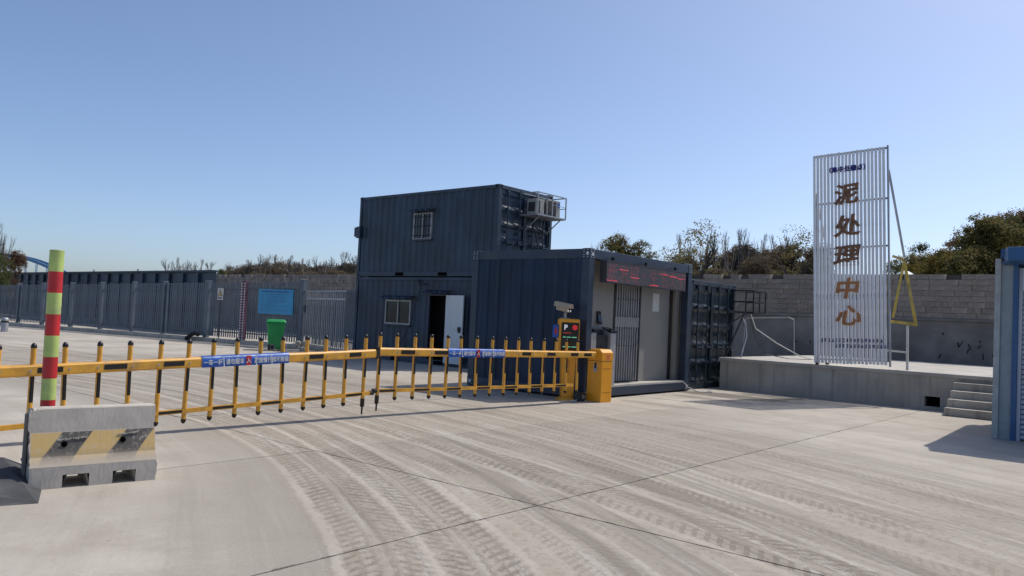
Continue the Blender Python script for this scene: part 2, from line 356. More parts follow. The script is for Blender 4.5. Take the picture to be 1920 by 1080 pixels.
# ------------------------------------------------------------------ containers
def corr_profile(u):   # trapezoid corrugation, depth 0..1
    p = (u / .278) % 1
    if p < .26: return 0
    if p < .5: return (p-.26)/.24
    if p < .76: return 1
    return 1-(p-.76)/.24
def corrugated(b, u0, u1, z0, z1, place, depth=.036):
    br = [u0, u1]; k = math.floor(u0/.278)-1
    while k*.278 < u1:
        for q in (0, .26, .5, .76):
            u = (k+q)*.278
            if u0 < u < u1: br.append(u)
        k += 1
    br = sorted(set(br)); o = len(b.v)
    for u in br:
        d = corr_profile(u+1e-6)*depth
        b.v.append(place(u, d, z0)); b.v.append(place(u, d, z1))
    for i in range(len(br)-1): b.f.append((o+2*i, o+2*i+2, o+2*i+3, o+2*i+1))
L_, W_, H_ = 6.058, 2.438, 2.591
def container(name, label, loc, paint, holes=(), doors=True, group=None):
    c = thing(name, label, 'container', loc, YAW, group)
    f = .11
    fr = MB()
    for x in (0, W_-f):
        for y in (0, L_-f): fr.box(x, x+f, y, y+f, .118, H_-.118)
    for x in (.004, W_-.084):
        fr.box(x, x+.08, f, L_-f, .02, .16); fr.box(x, x+.08, f, L_-f, H_-.1, H_-.01)
    for y in (.004, L_-.104):
        fr.box(f, W_-f, y, y+.1, .02, .16); fr.box(f, W_-f, y, y+.1, H_-.12, H_-.01)
    fr.build('frame', paint, c, .006)
    ca = MB()
    for x in (-.004, W_-.174):
        for y in (-.004, L_-.174):
            for z in (0, H_-.118): ca.box(x, x+.178, y, y+.178, z, z+.118)
    co = ca.build('corner_casting', NAVY2, c, .012)
    for y in (.06, L_-.12):
        for z in (.03, H_-.09): box('casting_hole', VOID, co, -.006, .06, y, y+.06, z, z+.06)
    for x in (.06, W_-.12):
        for z in (.03, H_-.09): box('casting_hole', VOID, co, x, x+.06, -.006, .05, z, z+.06)
    # side walls
    b = MB(); z0, z1 = .16, H_-.1
    segs = []; u = f
    for (h0, h1, hz0, hz1) in sorted(holes):
        segs.append((u, h0, z0, z1))
        if hz0 > z0: segs.append((h0, h1, z0, hz0))
        if hz1 < z1: segs.append((h0, h1, hz1, z1))
        u = h1
    segs.append((u, L_-f, z0, z1))
    for s in segs: corrugated(b, *s, lambda u, d, z: (.02+d, u, z))
    b.build('left_wall', paint, c)
    b = MB(); corrugated(b, f, L_-f, z0, z1, lambda u, d, z: (W_-.02-d, u, z)); b.build('right_wall', paint, c)
    b = MB(); corrugated(b, f, W_-f, z0, z1, lambda u, d, z: (u, L_-.02-d, z)); b.build('rear_wall', paint, c)
    box('roof', paint, c, .084, W_-.084, .104, L_-.104, H_-.06, H_-.03)
    box('floor', DKST, c, .084, W_-.084, .104, L_-.104, .06, .14)
    for y in (1.9, 3.8): box('forklift_pocket', VOID, c, -.006, .1, y, y+.36, .035, .135)
    if doors:
        for k in (0, 1):
            x0 = f + k*(W_-2*f)/2 + .006; x1 = x0 + (W_-2*f)/2 - .012
            b = MB(); prof = []; zz = .17
            prof.append((.045, zz))
            for r in range(5):                                      # pressed panels: recess and sloping ledge
                zc = .2 + r*.44
                prof += [(.045, zc), (.085, zc+.07), (.085, zc+.32), (.045, zc+.39)]
            prof.append((.045, H_-.125))
            for (y0, za), (y1, zb) in zip(prof, prof[1:]):
                if zb - za > 1e-5: b.add([(x0+.05, y0, za), (x1-.05, y0, za), (x1-.05, y1, zb), (x0+.05, y1, zb)], [(0, 1, 2, 3)])
            b.box(x0, x0+.05, .03, .1, .17, H_-.125); b.box(x1-.05, x1, .03, .1, .17, H_-.125)
            d = b.build('door', paint, c)
            for q in (.28, .74):
                xr = x0 + (x1-x0)*q
                rod = MB().tube((xr, .012, .12), (xr, .012, H_-.05), .02, 8)
                for z in (.16, .5, 1.3, 1.95, H_-.16): rod.box(xr-.045, xr+.045, -.004, .045, z-.035, z+.035)
                rod.build('locking_rod', paint, d)
                h = MB().box(xr-.02, xr+.3, -.016, .004, .98, 1.02); h.box(xr+.22, xr+.3, -.022, .03, .95, 1.05); h.build('door_handle', NAVY2, d)
            hg = MB(); xh = x0 if k == 0 else x1
            for z in (.35, .95, 1.6, 2.25): hg.box(xh-.05, xh+.05, -.004, .05, z-.05, z+.05)
            hg.build('hinge', paint, d)
    return c
def y_of(s): return L_-s
SX, SY = -.4754, 21.4627
SZ = -.012
lower = container('container_cabin', 'dark navy container cabin on the ground with an open white door', (SX, SY, SZ), NAVY,
                  [(y_of(2.708), y_of(1.544), 1.13, 1.88), (y_of(4.22), y_of(3.50), .16, 2.04)])
upper = container('container_cabin', 'navy container stacked on top with an air conditioner on its end', (SX, SY, SZ+H_+.004), NAVY,
                  [(y_of(3.452), y_of(2.643), 3.72-H_, 4.52-H_)])
def window(parent, y0, y1, z0, z1, grille):
    w = MB(); t = .045
    w.box(-.03, .05, y0, y1, z0, z0+t); w.box(-.03, .05, y0, y1, z1-t, z1); w.box(-.03, .05, y0, y0+t, z0+t, z1-t); w.box(-.03, .05, y1-t, y1, z0+t, z1-t)
    ym = (y0+y1)/2; w.box(-.025, .045, ym-.02, ym+.02, z0+t, z1-t)
    fr = w.build('window', mat('window_alu', (.33, .34, .33), .45, metal=.2, var=.12, dirt=(.2, .2, .19), dirt_amt=.4, bump=.03), parent)
    box('pane', GLASS, fr, .015, .022, y0+t, ym-.02, z0+t, z1-t); box('pane', GLASS, fr, .0, .007, ym+.02, y1-t, z0+t, z1-t)
    if grille:
        g = MB()
        for k in range(1, 7): g.tube((-.045, y0+(y1-y0)*k/7, z0-.03), (-.045, y0+(y1-y0)*k/7, z1+.03), .008, 5)
        for k in (.15, .5, .85): g.tube((-.045, y0-.03, z0+(z1-z0)*k), (-.045, y1+.03, z0+(z1-z0)*k), .008, 5)
        g.build('window_grille', DKST, fr)
    s = MB().box(-.06, .02, y0-.03, y1+.03, z0-.04, z0-.004); s.build('sill', NAVY2, fr)
    # scalloped sheet awning
    a = MB(); n = 24; vs = []
    for k in range(n+1):
        y = y0-.12+(y1-y0+.24)*k/n; dz = .025*math.sin(k/n*8*math.pi)
        vs += [(-.005, y, z1+.13+dz*.3), (-.22, y, z1+.05+dz)]
    a.add(vs, [(2*k, 2*k+2, 2*k+3, 2*k+1) for k in range(n)], True)
    aw = a.build('awning', NAVY, fr); sm = aw.modifiers.new('thick', 'SOLIDIFY'); sm.thickness = .006
window(lower, y_of(2.708), y_of(1.544), 1.13, 1.88, False)
window(upper, y_of(3.452), y_of(2.643), 3.72-H_, 4.52-H_, True)
# open door of the lower cabin
df = MB(); y0, y1 = y_of(4.22), y_of(3.50)
df.box(-.01, .06, y0-.04, y0, .16, 2.08); df.box(-.01, .06, y1, y1+.04, .16, 2.08); df.box(-.01, .06, y0, y1, 2.04, 2.08)
df.build('door_frame', NAVY2, lower)
dl = MB().box(0, .8, 0, .04, 0, 1.96).build('cabin_door', mat('pale_door', (.62, .66, .68), .5, var=.05, dirt=(.45, .46, .46), dirt_amt=.3, bump=.02), lower, .004, loc=(-.05, y0-.01, .1), rot=(0, 0, R(-97)))
tag(dl, 'pale grey door leaf swung wide open')
lk = MB().box(.66, .74, -.05, -.002, .9, 1.06); lk.tube((.70, -.05, 1.0), (.70, -.09, 1.0), .015); lk.build('door_handle', DKST, dl)
aw = MB(); vs = []; n = 24
for k in range(n+1):
    y = y0-.15+(y1-y0+.3)*k/n; dz = .022*math.sin(k/n*8*math.pi); vs += [(-.005, y, 2.2+dz*.3), (-.25, y, 2.12+dz)]
aw.add(vs, [(2*k, 2*k+2, 2*k+3, 2*k+1) for k in range(n)], True); ao = aw.build('awning', NAVY, lower); ao.modifiers.new('thick', 'SOLIDIFY').thickness = .006
MB().box(.9, .96, y0-.4, y1+1.4, .2, 2.2).build('inner_partition', mat('dim_partition', (.05, .045, .045), .8), lower)
# wires on the cabin wall
wi = MB().path([(-.03, 3.05, 2.55), (-.06, 3.0, 2.45), (-.05, 2.92, 2.3), (-.06, 3.05, 1.9), (-.07, 3.25, 1.2), (-.3, 3.55, .35)], .012, 5)
wi.path([(-.03, 3.1, 2.5), (-.09, 2.9, 2.35), (-.04, 2.7, 2.38)], .02, 5)
wi.build('wall_cable', DKST, lower)
lb = MB().box(-.12, -.004, L_-.2, L_-.02, 1.25, 1.62).box(-.09, -.03, L_-.1, L_+.12, 1.3, 1.6); lb.build('junction_box', NAVY2, upper)
# air conditioner in its cage on the end wall of the upper container
ax0, ax1, az0, az1 = .95, 2.27, 4.44-H_-.0, 5.06-H_
cg = thing('bracket_cage', 'grey angle-iron cage bracketed to the upper container end', 'bracket', tuple(Vector((SX, SY, SZ+H_))), YAW)
b = MB(); yo = -.62
for x in (ax0, 1.62, ax1):
    for z in (az0, az1): b.beam((x, -.02, z), (x, yo, z), .03, .03)
for x in (ax0, 1.62, ax1): b.beam((x, yo, az0), (x, yo, az1), .03, .03)
for y in (-.02, yo):
    for z in (az0, az1): b.beam((ax0, y, z), (ax1, y, z), .03, .03)
b.beam((ax1, yo, (az0+az1)/2), (ax1, -.02, (az0+az1)/2), .022, .022); b.beam((1.62, yo, (az0+az1)/2+.03), (ax1, yo, (az0+az1)/2+.03), .012, .012)
b.build('cage_frame', GALV, cg)
MB().box(ax0, ax1, yo, -.02, az0-.03, az0-.012).build('cage_tray', GALV, cg)
for x in (ax0+.2, ax1-.12): MB().beam((x, -.02, az0-.42), (x, yo*.85, az0-.03), .025, .025).build('strut', GALV, cg)
def aircon(label, x, w, h):
    a = thing('air_conditioner', label, 'air conditioner', tuple(Vector((SX, SY, SZ+H_)) + E1*x - E2*-.0 + E2*.33 + Vector((0, 0, az0))), YAW)
    box('casing', ACW, a, -w/2, w/2, -.17, .17, 0, h, bevel=.012)
    fg = MB()
    for k in range(9): fg.tube((-w/2+.06, -.178, .06+k*(h-.12)/8), (w/2-.2, -.178, .06+k*(h-.12)/8), .006, 5)
    box('fan_opening', DKGRILL, a, -w/2+.05, w/2-.19, -.1735, -.15, .05, h-.05)
    fg.build('fan_guard', DKST, a)
    for xx in (-w/2+.08, w/2-.12): box('foot', DKST, a, xx, xx+.05, -.15, .15, -.012, -.0)
    box('side_grille', DKGRILL, a, -w/2-.004, -w/2+.01, -.12, .12, .1, h-.1)
    return a
a1 = aircon('cream air conditioner unit at the outer end of the cage', 1.84, .62, .52)
box('logo_plate', BLUE, a1, .17, .28, -.174, -.168, .33, .46)
aircon('smaller cream air conditioner unit at the inner end of the cage', 1.22, .36, .46)
pc = MB().path([(1.5, -.1, az0-.02), (1.45, -.08, az0-.3), (1.6, -.07, az0-.5), (1.75, -.06, az0-.9), (1.78, -.04, az0-1.5)], .02, 6)
pc.path([(1.6, -.2, az0-.03), (1.75, -.1, az0-.45), (1.9, -.07, az0-.25), (1.95, -.1, az0-.02)], .015, 6)
pc.build('coolant_pipe', DKST, cg)

# ------------------------------------------------------------------ guard house
GX, GY = 1.4437, 14.7529; GW, GD, GH = 4.12, 3.04, 2.87
gh = thing('gate_cabin', 'dark blue flat-pack gate cabin with open front and barred door', 'cabin', (GX, GY, .012), YAW)
cs = .17
for (x, y) in ((0, 0), (GW-cs, 0), (0, GD-cs), (GW-cs, GD-cs)):
    c = MB().box(x, x+cs, y, y+cs, .2, GH-.2).build('corner_post', NAVY2, gh, .006)
    for z0, z1 in ((0, .2), (GH-.2, GH)):
        f = MB().box(x-.003, x+cs+.003, y-.003, y+cs+.003, z0, z1).build('corner_fitting', NAVY2, c, .008)
    bo = MB()
    for z in (.05, .13, GH-.17, GH-.13, GH-.07, GH-.03):
        for q in (.04, .13):
            if x == 0: bo.tube((-.012, y+q, z), (.0, y+q, z), .009, 6)
            if y == 0: bo.tube((x+q, -.012, z), (x+q, 0, z), .009, 6)
    if len(bo.v): bo.build('bolt', WHITE, c)
hl = MB()
for (p, q) in (((-.006, .05, GH-.1), (-.001, .05, GH-.1)), ((.1, -.006, GH-.11), (.1, -.001, GH-.11)), ((-.006, GD-.08, .1), (-.001, GD-.08, .1)), ((GW-.08, -.006, .1), (GW-.08, -.001, .1))): hl.tube(p, q, .032, 12)
hl.build('lifting_eye', WHITE, gh)
bmF = MB().box(cs, GW-cs, .004, .16, GH-.19, GH-.01); bmF.build('front_beam', NAVY2, gh, .006)
MB().box(cs, GW-cs, .004, .16, .03, .2).build('front_sill', NAVY2, gh, .006)
for nm, x in (('left_beam', .004), ('right_beam', GW-.164)):
    MB().box(x, x+.16, cs, GD-cs, GH-.19, GH-.01).build(nm, NAVY2, gh, .006); MB().box(x+.004, x+.156, cs, GD-cs, .03, .19).build(nm, NAVY2, gh, .006)
MB().box(cs, GW-cs, GD-.164, GD-.004, GH-.19, GH-.01).build('rear_beam', NAVY2, gh, .006); MB().box(cs, GW-cs, GD-.164, GD-.004, .03, .19).build('rear_beam', NAVY2, gh, .006)
box('roof', NAVY2, gh, .1, GW-.1, .1, GD-.1, GH-.06, GH-.02)
box('floor', CONC_L, gh, .1, GW-.1, .02, GD-.1, .19, .235)
GP = mat('cabin_wall_paint', (.008, .025, .058), .5, spec=.3, var=.3, scale=1.2, dirt=(.045, .065, .1), dirt_amt=.45, streak=True, bump=.06, bscale=30)
npn = 9; pw = (GD-2*cs)/npn                                        # left side cladding: ribbed boards
for k in range(npn):
    ya = cs+k*pw; b = MB()
    b.prism([(.012, ya+.002), (.012, ya+pw*.42), (.03, ya+pw*.5), (.03, ya+pw*.92), (.012, ya+pw-.002), (.07, ya+pw-.002), (.07, ya+.002)][::-1], 'z', .19, GH-.19)
    b.build('wall_panel', GP, gh)
box('rear_wall', GP, gh, cs, GW-cs, GD-.09, GD-.03, .19, GH-.19)
box('right_wall', GREYP, gh, GW-.1, GW-.04, cs, GD-cs, .19, GH-.19)
AL = .34                                                              # depth of the open porch
box('inner_wall', GREYP, gh, .09, 1.42, AL, AL+.06, .235, GH-.19)
box('inner_wall', GREYP, gh, 2.46, 3.72, AL, AL+.06, .235, GH-.19)
box('inner_wall', GREYP, gh, 1.42, 2.46, AL, AL+.06, 2.42, GH-.19)
box('inner_wall', mat('warm_grey_panel', (.24, .225, .2), .55, var=.06, bump=.03), gh, 3.78, GW-.1, AL-.12, AL-.06, .235, GH-.19)
box('ceiling', GREYP, gh, .09, GW-.1, .16, GD-.1, GH-.2, GH-.17)
box('back_room_wall', GREYP, gh, .3, GW-.1, 1.9, 1.96, .235, GH-.19)
dr = MB()
for x in (1.42, 2.41): dr.box(x, x+.05, AL-.02, AL+.05, .235, 2.42)
for z in (.24, .98, 1.36, 1.6, 1.96, 2.37): dr.box(1.47, 2.41, AL-.01, AL+.03, z, z+.035)
dr = dr.build('barred_door', DKST, gh)
box('lock_plate', GREYP, dr, 1.47, 2.41, AL-.014, AL-.006, 1.395, 1.6)
for k in range(10):
    x = 1.52+k*.094; MB().tube((x, AL-.005, .27), (x, AL-.005, 2.38), .017, 6).build('bar', GALV, dr)
for k in range(8):
    x = 1.45+k*.125; MB().box(x, x+.11, AL+.09, AL+.105, .24, 2.42).build('backing_slat', GREYP, dr)
box('notice_sheet', PAPER, gh, 2.98, 3.26, AL-.004, AL-.001, 1.76, 2.16)
# recognition gate inside the porch
tg = thing('turnstile', 'grey access turnstile with slanted dark tops inside the porch', 'turnstile', tuple(Vector((GX, GY, .236)) + E1*.20 + E2*.0), YAW)
for x in (.0, .70):
    cb = MB().prism([(.04, 0), (.24, 0), (.24, 1.12), (.04, 1.04)], 'x', x, x+.2).build('pedestal', GALV, tg, .01)
    MB().prism([(.03, 1.045), (.245, 1.128), (.245, 1.155), (.03, 1.072)], 'x', x-.01, x+.21).build('slanted_top', SCREEN, cb)
MB().prism([(.1, .5), (.14, .5), (.14, 1.0), (.1, 1.0)], 'x', .22, .68).build('barrier_wing', DKST, tg)
box('back_panel', DKST, tg, .2, .7, .22, .245, .0, 1.1)
ft = thing('face_terminal', 'small dark screen terminal on the grey wall above the turnstile', 'terminal', tuple(Vector((GX, GY, 1.44)) + E1*.86 - E2*(AL-.045)), YAW)
MB().box(-.07, .07, -.02, .0, 0, .26).build('screen', SCREEN, ft, .008, rot=(R(-8), 0, 0)); box('glow_area', mat('screen_blue', (.04, .08, .14), .2, bump=0), ft, -.055, .055, -.028, -.0235, .05, .19, rot=(R(-8), 0, 0))
box('bracket', DKST, ft, -.02, .02, .0, .04, .08, .14)
# LED display
led = thing('led_display', 'black scrolling display with red dot characters under the cabin beam', 'display', tuple(Vector((GX, GY, 2.255)) + E1*.36), YAW)
LW, LH = 3.16, .415
cas = mat('led_casing', (.055, .053, .062), .55, var=.15, bump=.1)
box('casing', cas, led, 0, LW, -.16, .0, 0, LH, bevel=.006)
fm = MB().box(-.012, LW+.012, -.168, -.162, -.012, 0).box(-.012, LW+.012, -.168, -.162, LH, LH+.012); fm.build('edge_frame', BLACK, led)
for x in (.35, 1.6, 2.85): box('hanger', DKST, led, x-.03, x+.03, -.1, -.04, LH, LH+.09)
cell = LW/8; rnd = random.Random(3)
for ci, ch in enumerate('量发展、生态文明'):
    b = MB(); x0 = ci*cell+.02; px = (cell-.03)/16; pz = (LH-.05)/16
    dots = set(glyph_dots(ch)); rows = [sum(1 for q in dots if q[1] == j) for j in range(16)]; hot = sorted(range(16), key=lambda j: -rows[j])[:1]
    bright = MB()
    for (i, j) in sorted(dots):
        on = j in hot and rows[j] > 6
        if rnd.random() < (.12 if on else .52): continue
        cx, cz = x0+(i+.5)*px, .03+(j+.5)*pz*.94; rr = .0075 if on else .0058; tgt = bright if on else b
        tgt.add([(cx-rr, -.164, cz-rr), (cx+rr, -.164, cz-rr), (cx+rr, -.164, cz+rr), (cx-rr, -.164, cz+rr)], [(0, 1, 2, 3)])
    if len(b.v): tag(b.build('led_character', LEDD, led), kind='stuff')
    if len(bright.v): tag(bright.build('led_bright_row', LEDR, led), kind='stuff')
# loose cable and junk at the sill
MB().path([tuple(Vector((GX, GY, 0))+E1*a+E2*b+Vector((0, 0, z))) for a, b, z in ((3.85, .02, .22), (3.95, .1, .1), (4.02, .3, .025), (4.3, .5, .02), (4.5, .3, .02), (4.75, .28, .02), (5.0, .1, .02))], .012, 6).build('loose_cable', OFFW)
tag(bpy.data.objects['loose_cable'], 'pale cable trailing from the cabin sill to the ground', 'cable')

# ------------------------------------------------------------------ dark container beside the guard house
dkc = Vector((GX, GY, 0)) + E1*4.42 - E2*.18
dark = container('container', 'dark teal container beside the gate cabin, doors facing the yard', tuple(dkc), TEAL)
b = thing('bracket_cage', 'empty dark steel cage bracketed to the teal container corner', 'bracket', tuple(dkc), YAW)
c = MB(); x0, x1, z0, z1 = 1.5, 2.95, 1.96, 2.52
c = MB(); yf = -.55
for x in (2.3, 3.05):
    for y in (-.02, yf): c.beam((x, y, 1.9), (x, y, 2.45), .03, .03)
for z in (1.9, 2.17, 2.45):
    for y in (-.02, yf): c.beam((2.3, y, z), (3.05, y, z), .03, .03)
    for x in (2.3, 3.05): c.beam((x, -.02, z), (x, yf, z), .03, .03)
c.beam((2.68, yf, 1.9), (2.68, yf, 2.45), .025, .025)
c.build('cage_frame', DKST, b)
MB().beam((2.0, -.02, 1.9), (3.05, -.02, 1.9), .04, .06).build('cage_tray', DKST, b)
MB().beam((1.45, -.03, 1.35), (2.05, -.5, 1.92), .03, .03).build('strut', DKST, b)
MB().beam((1.9, -.03, .75), (2.35, -.3, 1.88), .03, .03).build('strut', DKST, b)
MB().path([tuple(dkc+E1*x-E2*y+Vector((0, 0, z))) for x, y, z in ((2.35, -.2, 1.85), (2.42, -.3, 1.6), (2.4, -.35, 1.3), (2.3, -.3, .95), (2.2, -.3, .77))], .025, 6).build('drain_hose', GALV, None)
tag(bpy.data.objects['drain_hose'], 'grey hose hanging from the empty cage to the platform', 'hose')
cw = MB().path([(6.12, 19.9, 1.85), (6.35, 20.2, 1.5), (6.9, 20.2, 1.15), (7.5, 20.2, .85), (7.9, 20.3, .77)], .013, 6); tag(cw.build('power_cable', OFFW), 'pale cable running from the cage down to the platform', 'cable')
dc2 = MB().path([(6.1, 19.9, 1.8), (6.3, 20, 1.2), (6.6, 20.1, .85), (7.2, 20.1, .765), (7.8, 20.2, .77)], .009, 6); tag(dc2.build('power_cable', DKST), 'thin dark cable drooping onto the platform beside the pale one', 'cable')
sb = thing('floodlight', 'small pale floodlight box on the cabin roof corner', 'floodlight', tuple(Vector((GX, GY, 2.6)) + E1*4.42 - E2*.35), YAW)
box('lamp_housing', NAVY2, sb, -.02, .36, .0, .1, .02, .36, bevel=.01); box('lamp_glass', OFFW, sb, .03, .31, -.012, -.002, .12, .32); box('mount', NAVY2, sb, .1, .24, .02, .08, -.12, .018)

# ------------------------------------------------------------------ barrier gates
PIT = .3157
def half_dome(b, r, z, sgn, n=10):
    prof = [(r, 0), (r, .012), (r*.94, .024), (r*.7, .04), (r*.3, .05), (.004, .052)]
    b.lathe([(q, z+sgn*h) for q, h in prof], n)
pick = {}
def picket_meshes(z0, z1):
    key = (round(z0, 3), round(z1, 3))
    if key in pick: return pick[key]
    body = MB().lathe([(.026, z0), (.026, z1)], 10).mesh('picket', YEL)
    t = MB(); half_dome(t, .03, z1-.02, 1); t = t.mesh('end_cap', BLACK)
    u = MB(); half_dome(u, .03, z0+.02, -1); u = u.mesh('end_cap', BLACK)
    st = MB(); n = 6; zc = (z0+z1)/2+.02; vs = []
    for k in range(n+1):
        a = R(90-42+84*k/n); vs += [(.0275*math.cos(a), .0275*math.sin(a), zc-.13), (.0275*math.cos(a), .0275*math.sin(a), zc+.13)]
    st.add(vs, [(2*k, 2*k+1, 2*k+3, 2*k+2) for k in range(n)], True); st = st.mesh('reflector_sticker', BLACK)
    ft = MB().lathe([(.03, z0+.05), (.03, z0-.06), (.012, z0-.075), (.012, z0-.17)], 10).mesh('ground_foot', BLACK)
    pick[key] = (body, t, u, st, ft); return pick[key]
def cabinet(root, h, loc=(0, 0, 0), rz=0):
    hs = thing_part = bpy.data.objects.new('housing', MB().box(-.17, .17, -.16, .16, 0, h-.22).mesh('housing', ORA)); col.objects.link(hs); hs.parent = root
    hs.location = loc; hs.rotation_euler = (0, 0, rz); bv = hs.modifiers.new('bevel', 'BEVEL'); bv.width = .008; bv.segments = 2
    MB().prism([(-.174, h-.216), (.174, h-.216), (.174, h-.06), (.11, h), (-.11, h), (-.174, h-.06)], 'y', -.164, .164).build('lid', ORA, hs, .008)
    box('lid_seam', DKST, hs, -.1685, .1685, -.1585, .1585, h-.2225, h-.2135)
    box('lock_plate', GALV, hs, -.02, .06, -.166, -.161, h-.42, h-.28); box('lock_window', BLACK, hs, -.0, .045, -.169, -.1665, h-.36, h-.25)
    box('warning_sticker', mat('sticker_red', (.6, .12, .06), .5, bump=0), hs, .1745, .1775, -.03, .06, h-.18, h-.1)
    pn = MB().box(.1705, .173, -.12, .12, h-.36, h-.352).box(.1705, .173, -.12, .12, h-.80, h-.792); pn.build('service_panel', mat('orange_seam', (.35, .14, .01), .5), hs)
    return hs
def slogan(root, x0, x1, zc, shear, h=.125):
    """blue slogan sheet wrapped round the boom; local +Y faces the road"""
    def dz(x): return shear*x
    b = MB(); n = 28; rr = random.Random(int(x0*100)); vs = []
    for k in range(n+1):
        x = x0+(x1-x0)*k/n; w = rr.uniform(-.004, .004)
        vs += [(x, .066+w, zc-h/2+dz(x)), (x, .068+w*.6, zc+dz(x)), (x, .064+w, zc+h/2-.004+dz(x)), (x, .03, zc+h/2+.006+dz(x)), (x, -.05, zc+h/2+.004+dz(x))]
    b.add(vs, [(5*k+q, 5*k+5+q, 5*k+6+q, 5*k+1+q) for k in range(n) for q in range(4)], True)
    s = b.build('slogan_sheet', BLUE, root)
    L = x1-x0
    for frac, body in ((.115, '一车一杆'), (.355, '请勿跟车'), (.675, '减速慢行'), (.885, '损坏赔偿')):
        x = x1-L*frac; me = text_mesh(body, h*.58, WHITE, .001, .0015)
        wd = max(v.co.x for v in me.vertices)*2; sc = min(1., L*.205/wd)
        link('slogan_text', me, s, (x, .0735, zc-.004+dz(x)), (R(90), math.atan(shear), R(180)), scale=(sc, 1, 1))
    x = x1-L*.51; MB().prism([(x-L*.028, zc-h/2+.002+dz(x)), (x+L*.028, zc-h/2+.002+dz(x)), (x+L*.028, zc+h/2-.006+dz(x)), (x-L*.028, zc+h/2-.006+dz(x))], 'y', .0705, .0725).build('red_patch', RED, s)
    link('slogan_text', text_mesh('入', h*.55, WHITE, .001, .001), s, (x, .0745, zc-.004+dz(x)), (R(90), math.atan(shear), R(180)))
    for fr_ in (.235, .60, .785):
        x = x1-L*fr_; MB().add([(x-.012, .0722, zc-h/2+dz(x)), (x+.004, .0722, zc-h/2+dz(x)), (x+.018, .0722, zc+h/2-.006+dz(x)), (x+.006, .0722, zc+h/2-.006+dz(x))], [(0, 1, 2, 3)]).build('fold_highlight', WHITE, s)
def barrier(name, label, loc, rz, boom, lowr, xs, shear, stick, lows, tipx, slog, cab, foot):
    g = thing(name, label, 'barrier', loc, rz)
    def dz(x): return shear*x
    x0, x1 = boom; zt, zb = .93, .815
    prof = [(-.045, zb), (.045, zb), (.06, zb+.015), (.06, zt-.02), (.045, zt), (-.045, zt), (-.06, zt-.02), (-.06, zb+.015)]
    b = MB(); n = len(prof)
    b.add([(x0, y, z+dz(x0)) for y, z in prof]+[(x1, y, z+dz(x1)) for y, z in prof], [tuple(range(n)), tuple(range(2*n-1, n-1, -1))]+[(i, (i+1) % n, n+(i+1) % n, n+i) for i in range(n)])
    bo = b.build('boom', YEL, g)
    for xa, xb in stick:
        MB().add([(xa, .0625, zb+.03+dz(xa)), (xb, .0625, zb+.03+dz(xb)), (xb, .0625, zt-.03+dz(xb)), (xa, .0625, zt-.03+dz(xa))], [(0, 1, 2, 3)]).build('reflector_sticker', BLACK, bo)
        for x in (xa-.06, xb+.06): MB().tube((x, .058, .87+dz(x)), (x, .068, .87+dz(x)), .011, 8).build('screw', GALV, bo)
    MB().box(tipx-.02, tipx+.02, -.064, .064, zb-.008+dz(tipx), zt+.006+dz(tipx)).build('joint_buffer', RUBB, bo)
    x0, x1 = lowr
    b = MB(); prof = [(-.018, .295), (.03, .295), (.03, .345), (-.018, .345)]
    b.add([(x0, y, z+dz(x0)) for y, z in prof]+[(x1, y, z+dz(x1)) for y, z in prof], [(0, 1, 2, 3), (7, 6, 5, 4)]+[(i, (i+1) % 4, 4+(i+1) % 4, 4+i) for i in range(4)])
    lr = b.build('lower_rail', YEL, g)
    for xa, xb in lows:
        MB().add([(xa, .032, .305+dz(xa)), (xb, .032, .305+dz(xb)), (xb, .032, .335+dz(xb)), (xa, .032, .335+dz(xa))], [(0, 1, 2, 3)]).build('reflector_sticker', BLACK, lr)
    lt = min(lowr, key=lambda v: abs(v-tipx)); MB().tube((lt-.03, .006, .32+dz(lt)), (lt+.03, .006, .32+dz(lt)), .034, 10).build('lower_joint', RUBB, lr)
    for k, x in enumerate(xs):
        body, t, u, st, ft = picket_meshes(.205, 1.115)
        p = link('picket', body, g, (x, -.001, dz(x)), (R(random.uniform(-.7, .7)), R(random.uniform(-1.1, 1.1)), 0)); link('end_cap', t, p); link('reflector_sticker', st, p)
        link('ground_foot' if abs(x-foot) < .05 else 'end_cap', ft if abs(x-foot) < .05 else u, p)
    if slog: slogan(g, *slog, .872, shear)
    cabinet(g, *cab)
    return g
B0 = Vector((1.72, 14.7, 0)); B1 = Vector((-1.87, 11.04, 0)); B2 = Vector((-3.92, 8.8, 0))
d1 = (B1-B0).normalized(); d2 = (B2-B1).normalized()
xsR = [5.08-PIT*k for k in range(15)]
stR = [(xsR[k]-.03, xsR[k+1]+.03) for k in (1, 3)]+[(xsR[k]-.04, xsR[k+1]+.06) for k in (9, 11, 13)]+[(.34, .56)]
stR = [(min(a, b_), max(a, b_)) for a, b_ in stR]
loR = [(xsR[k+1]+.02, xsR[k]-.02) for k in (0, 2, 4, 6, 8, 10, 12)]
barR = barrier('barrier_gate', 'yellow picket boom barrier with its orange cabinet by the gate cabin', B0, math.atan2(d1.y, d1.x), (.14, 5.125), (.80, 5.13), xsR, .0105, stR, loR, 5.125,
               (xsR[8]+.06, xsR[4]+.02), (.98, (0, 0, 0), R(89.5)), xsR[0])
xsL = [.20+.3155*k for k in range(20)]
OFF = 7.0
stL = [(xsL[k]+.05, xsL[k+1]-.03) for k in (1, 3, 9)]; stL = [(xsL[0]+.10, xsL[1]-.02), (xsL[2]+.08, xsL[3]-.02), (xsL[8]+.05, xsL[9]-.03), (xsL[10]+.05, xsL[11]-.03), (xsL[12]+.05, xsL[13]-.03), (xsL[14]+.04, xsL[15]-.03), (xsL[16]+.04, xsL[17]-.03)]
loL = [(xsL[k]+.03, xsL[k+1]-.02) for k in range(0, 18, 2)]
o2 = B1 + d2*OFF
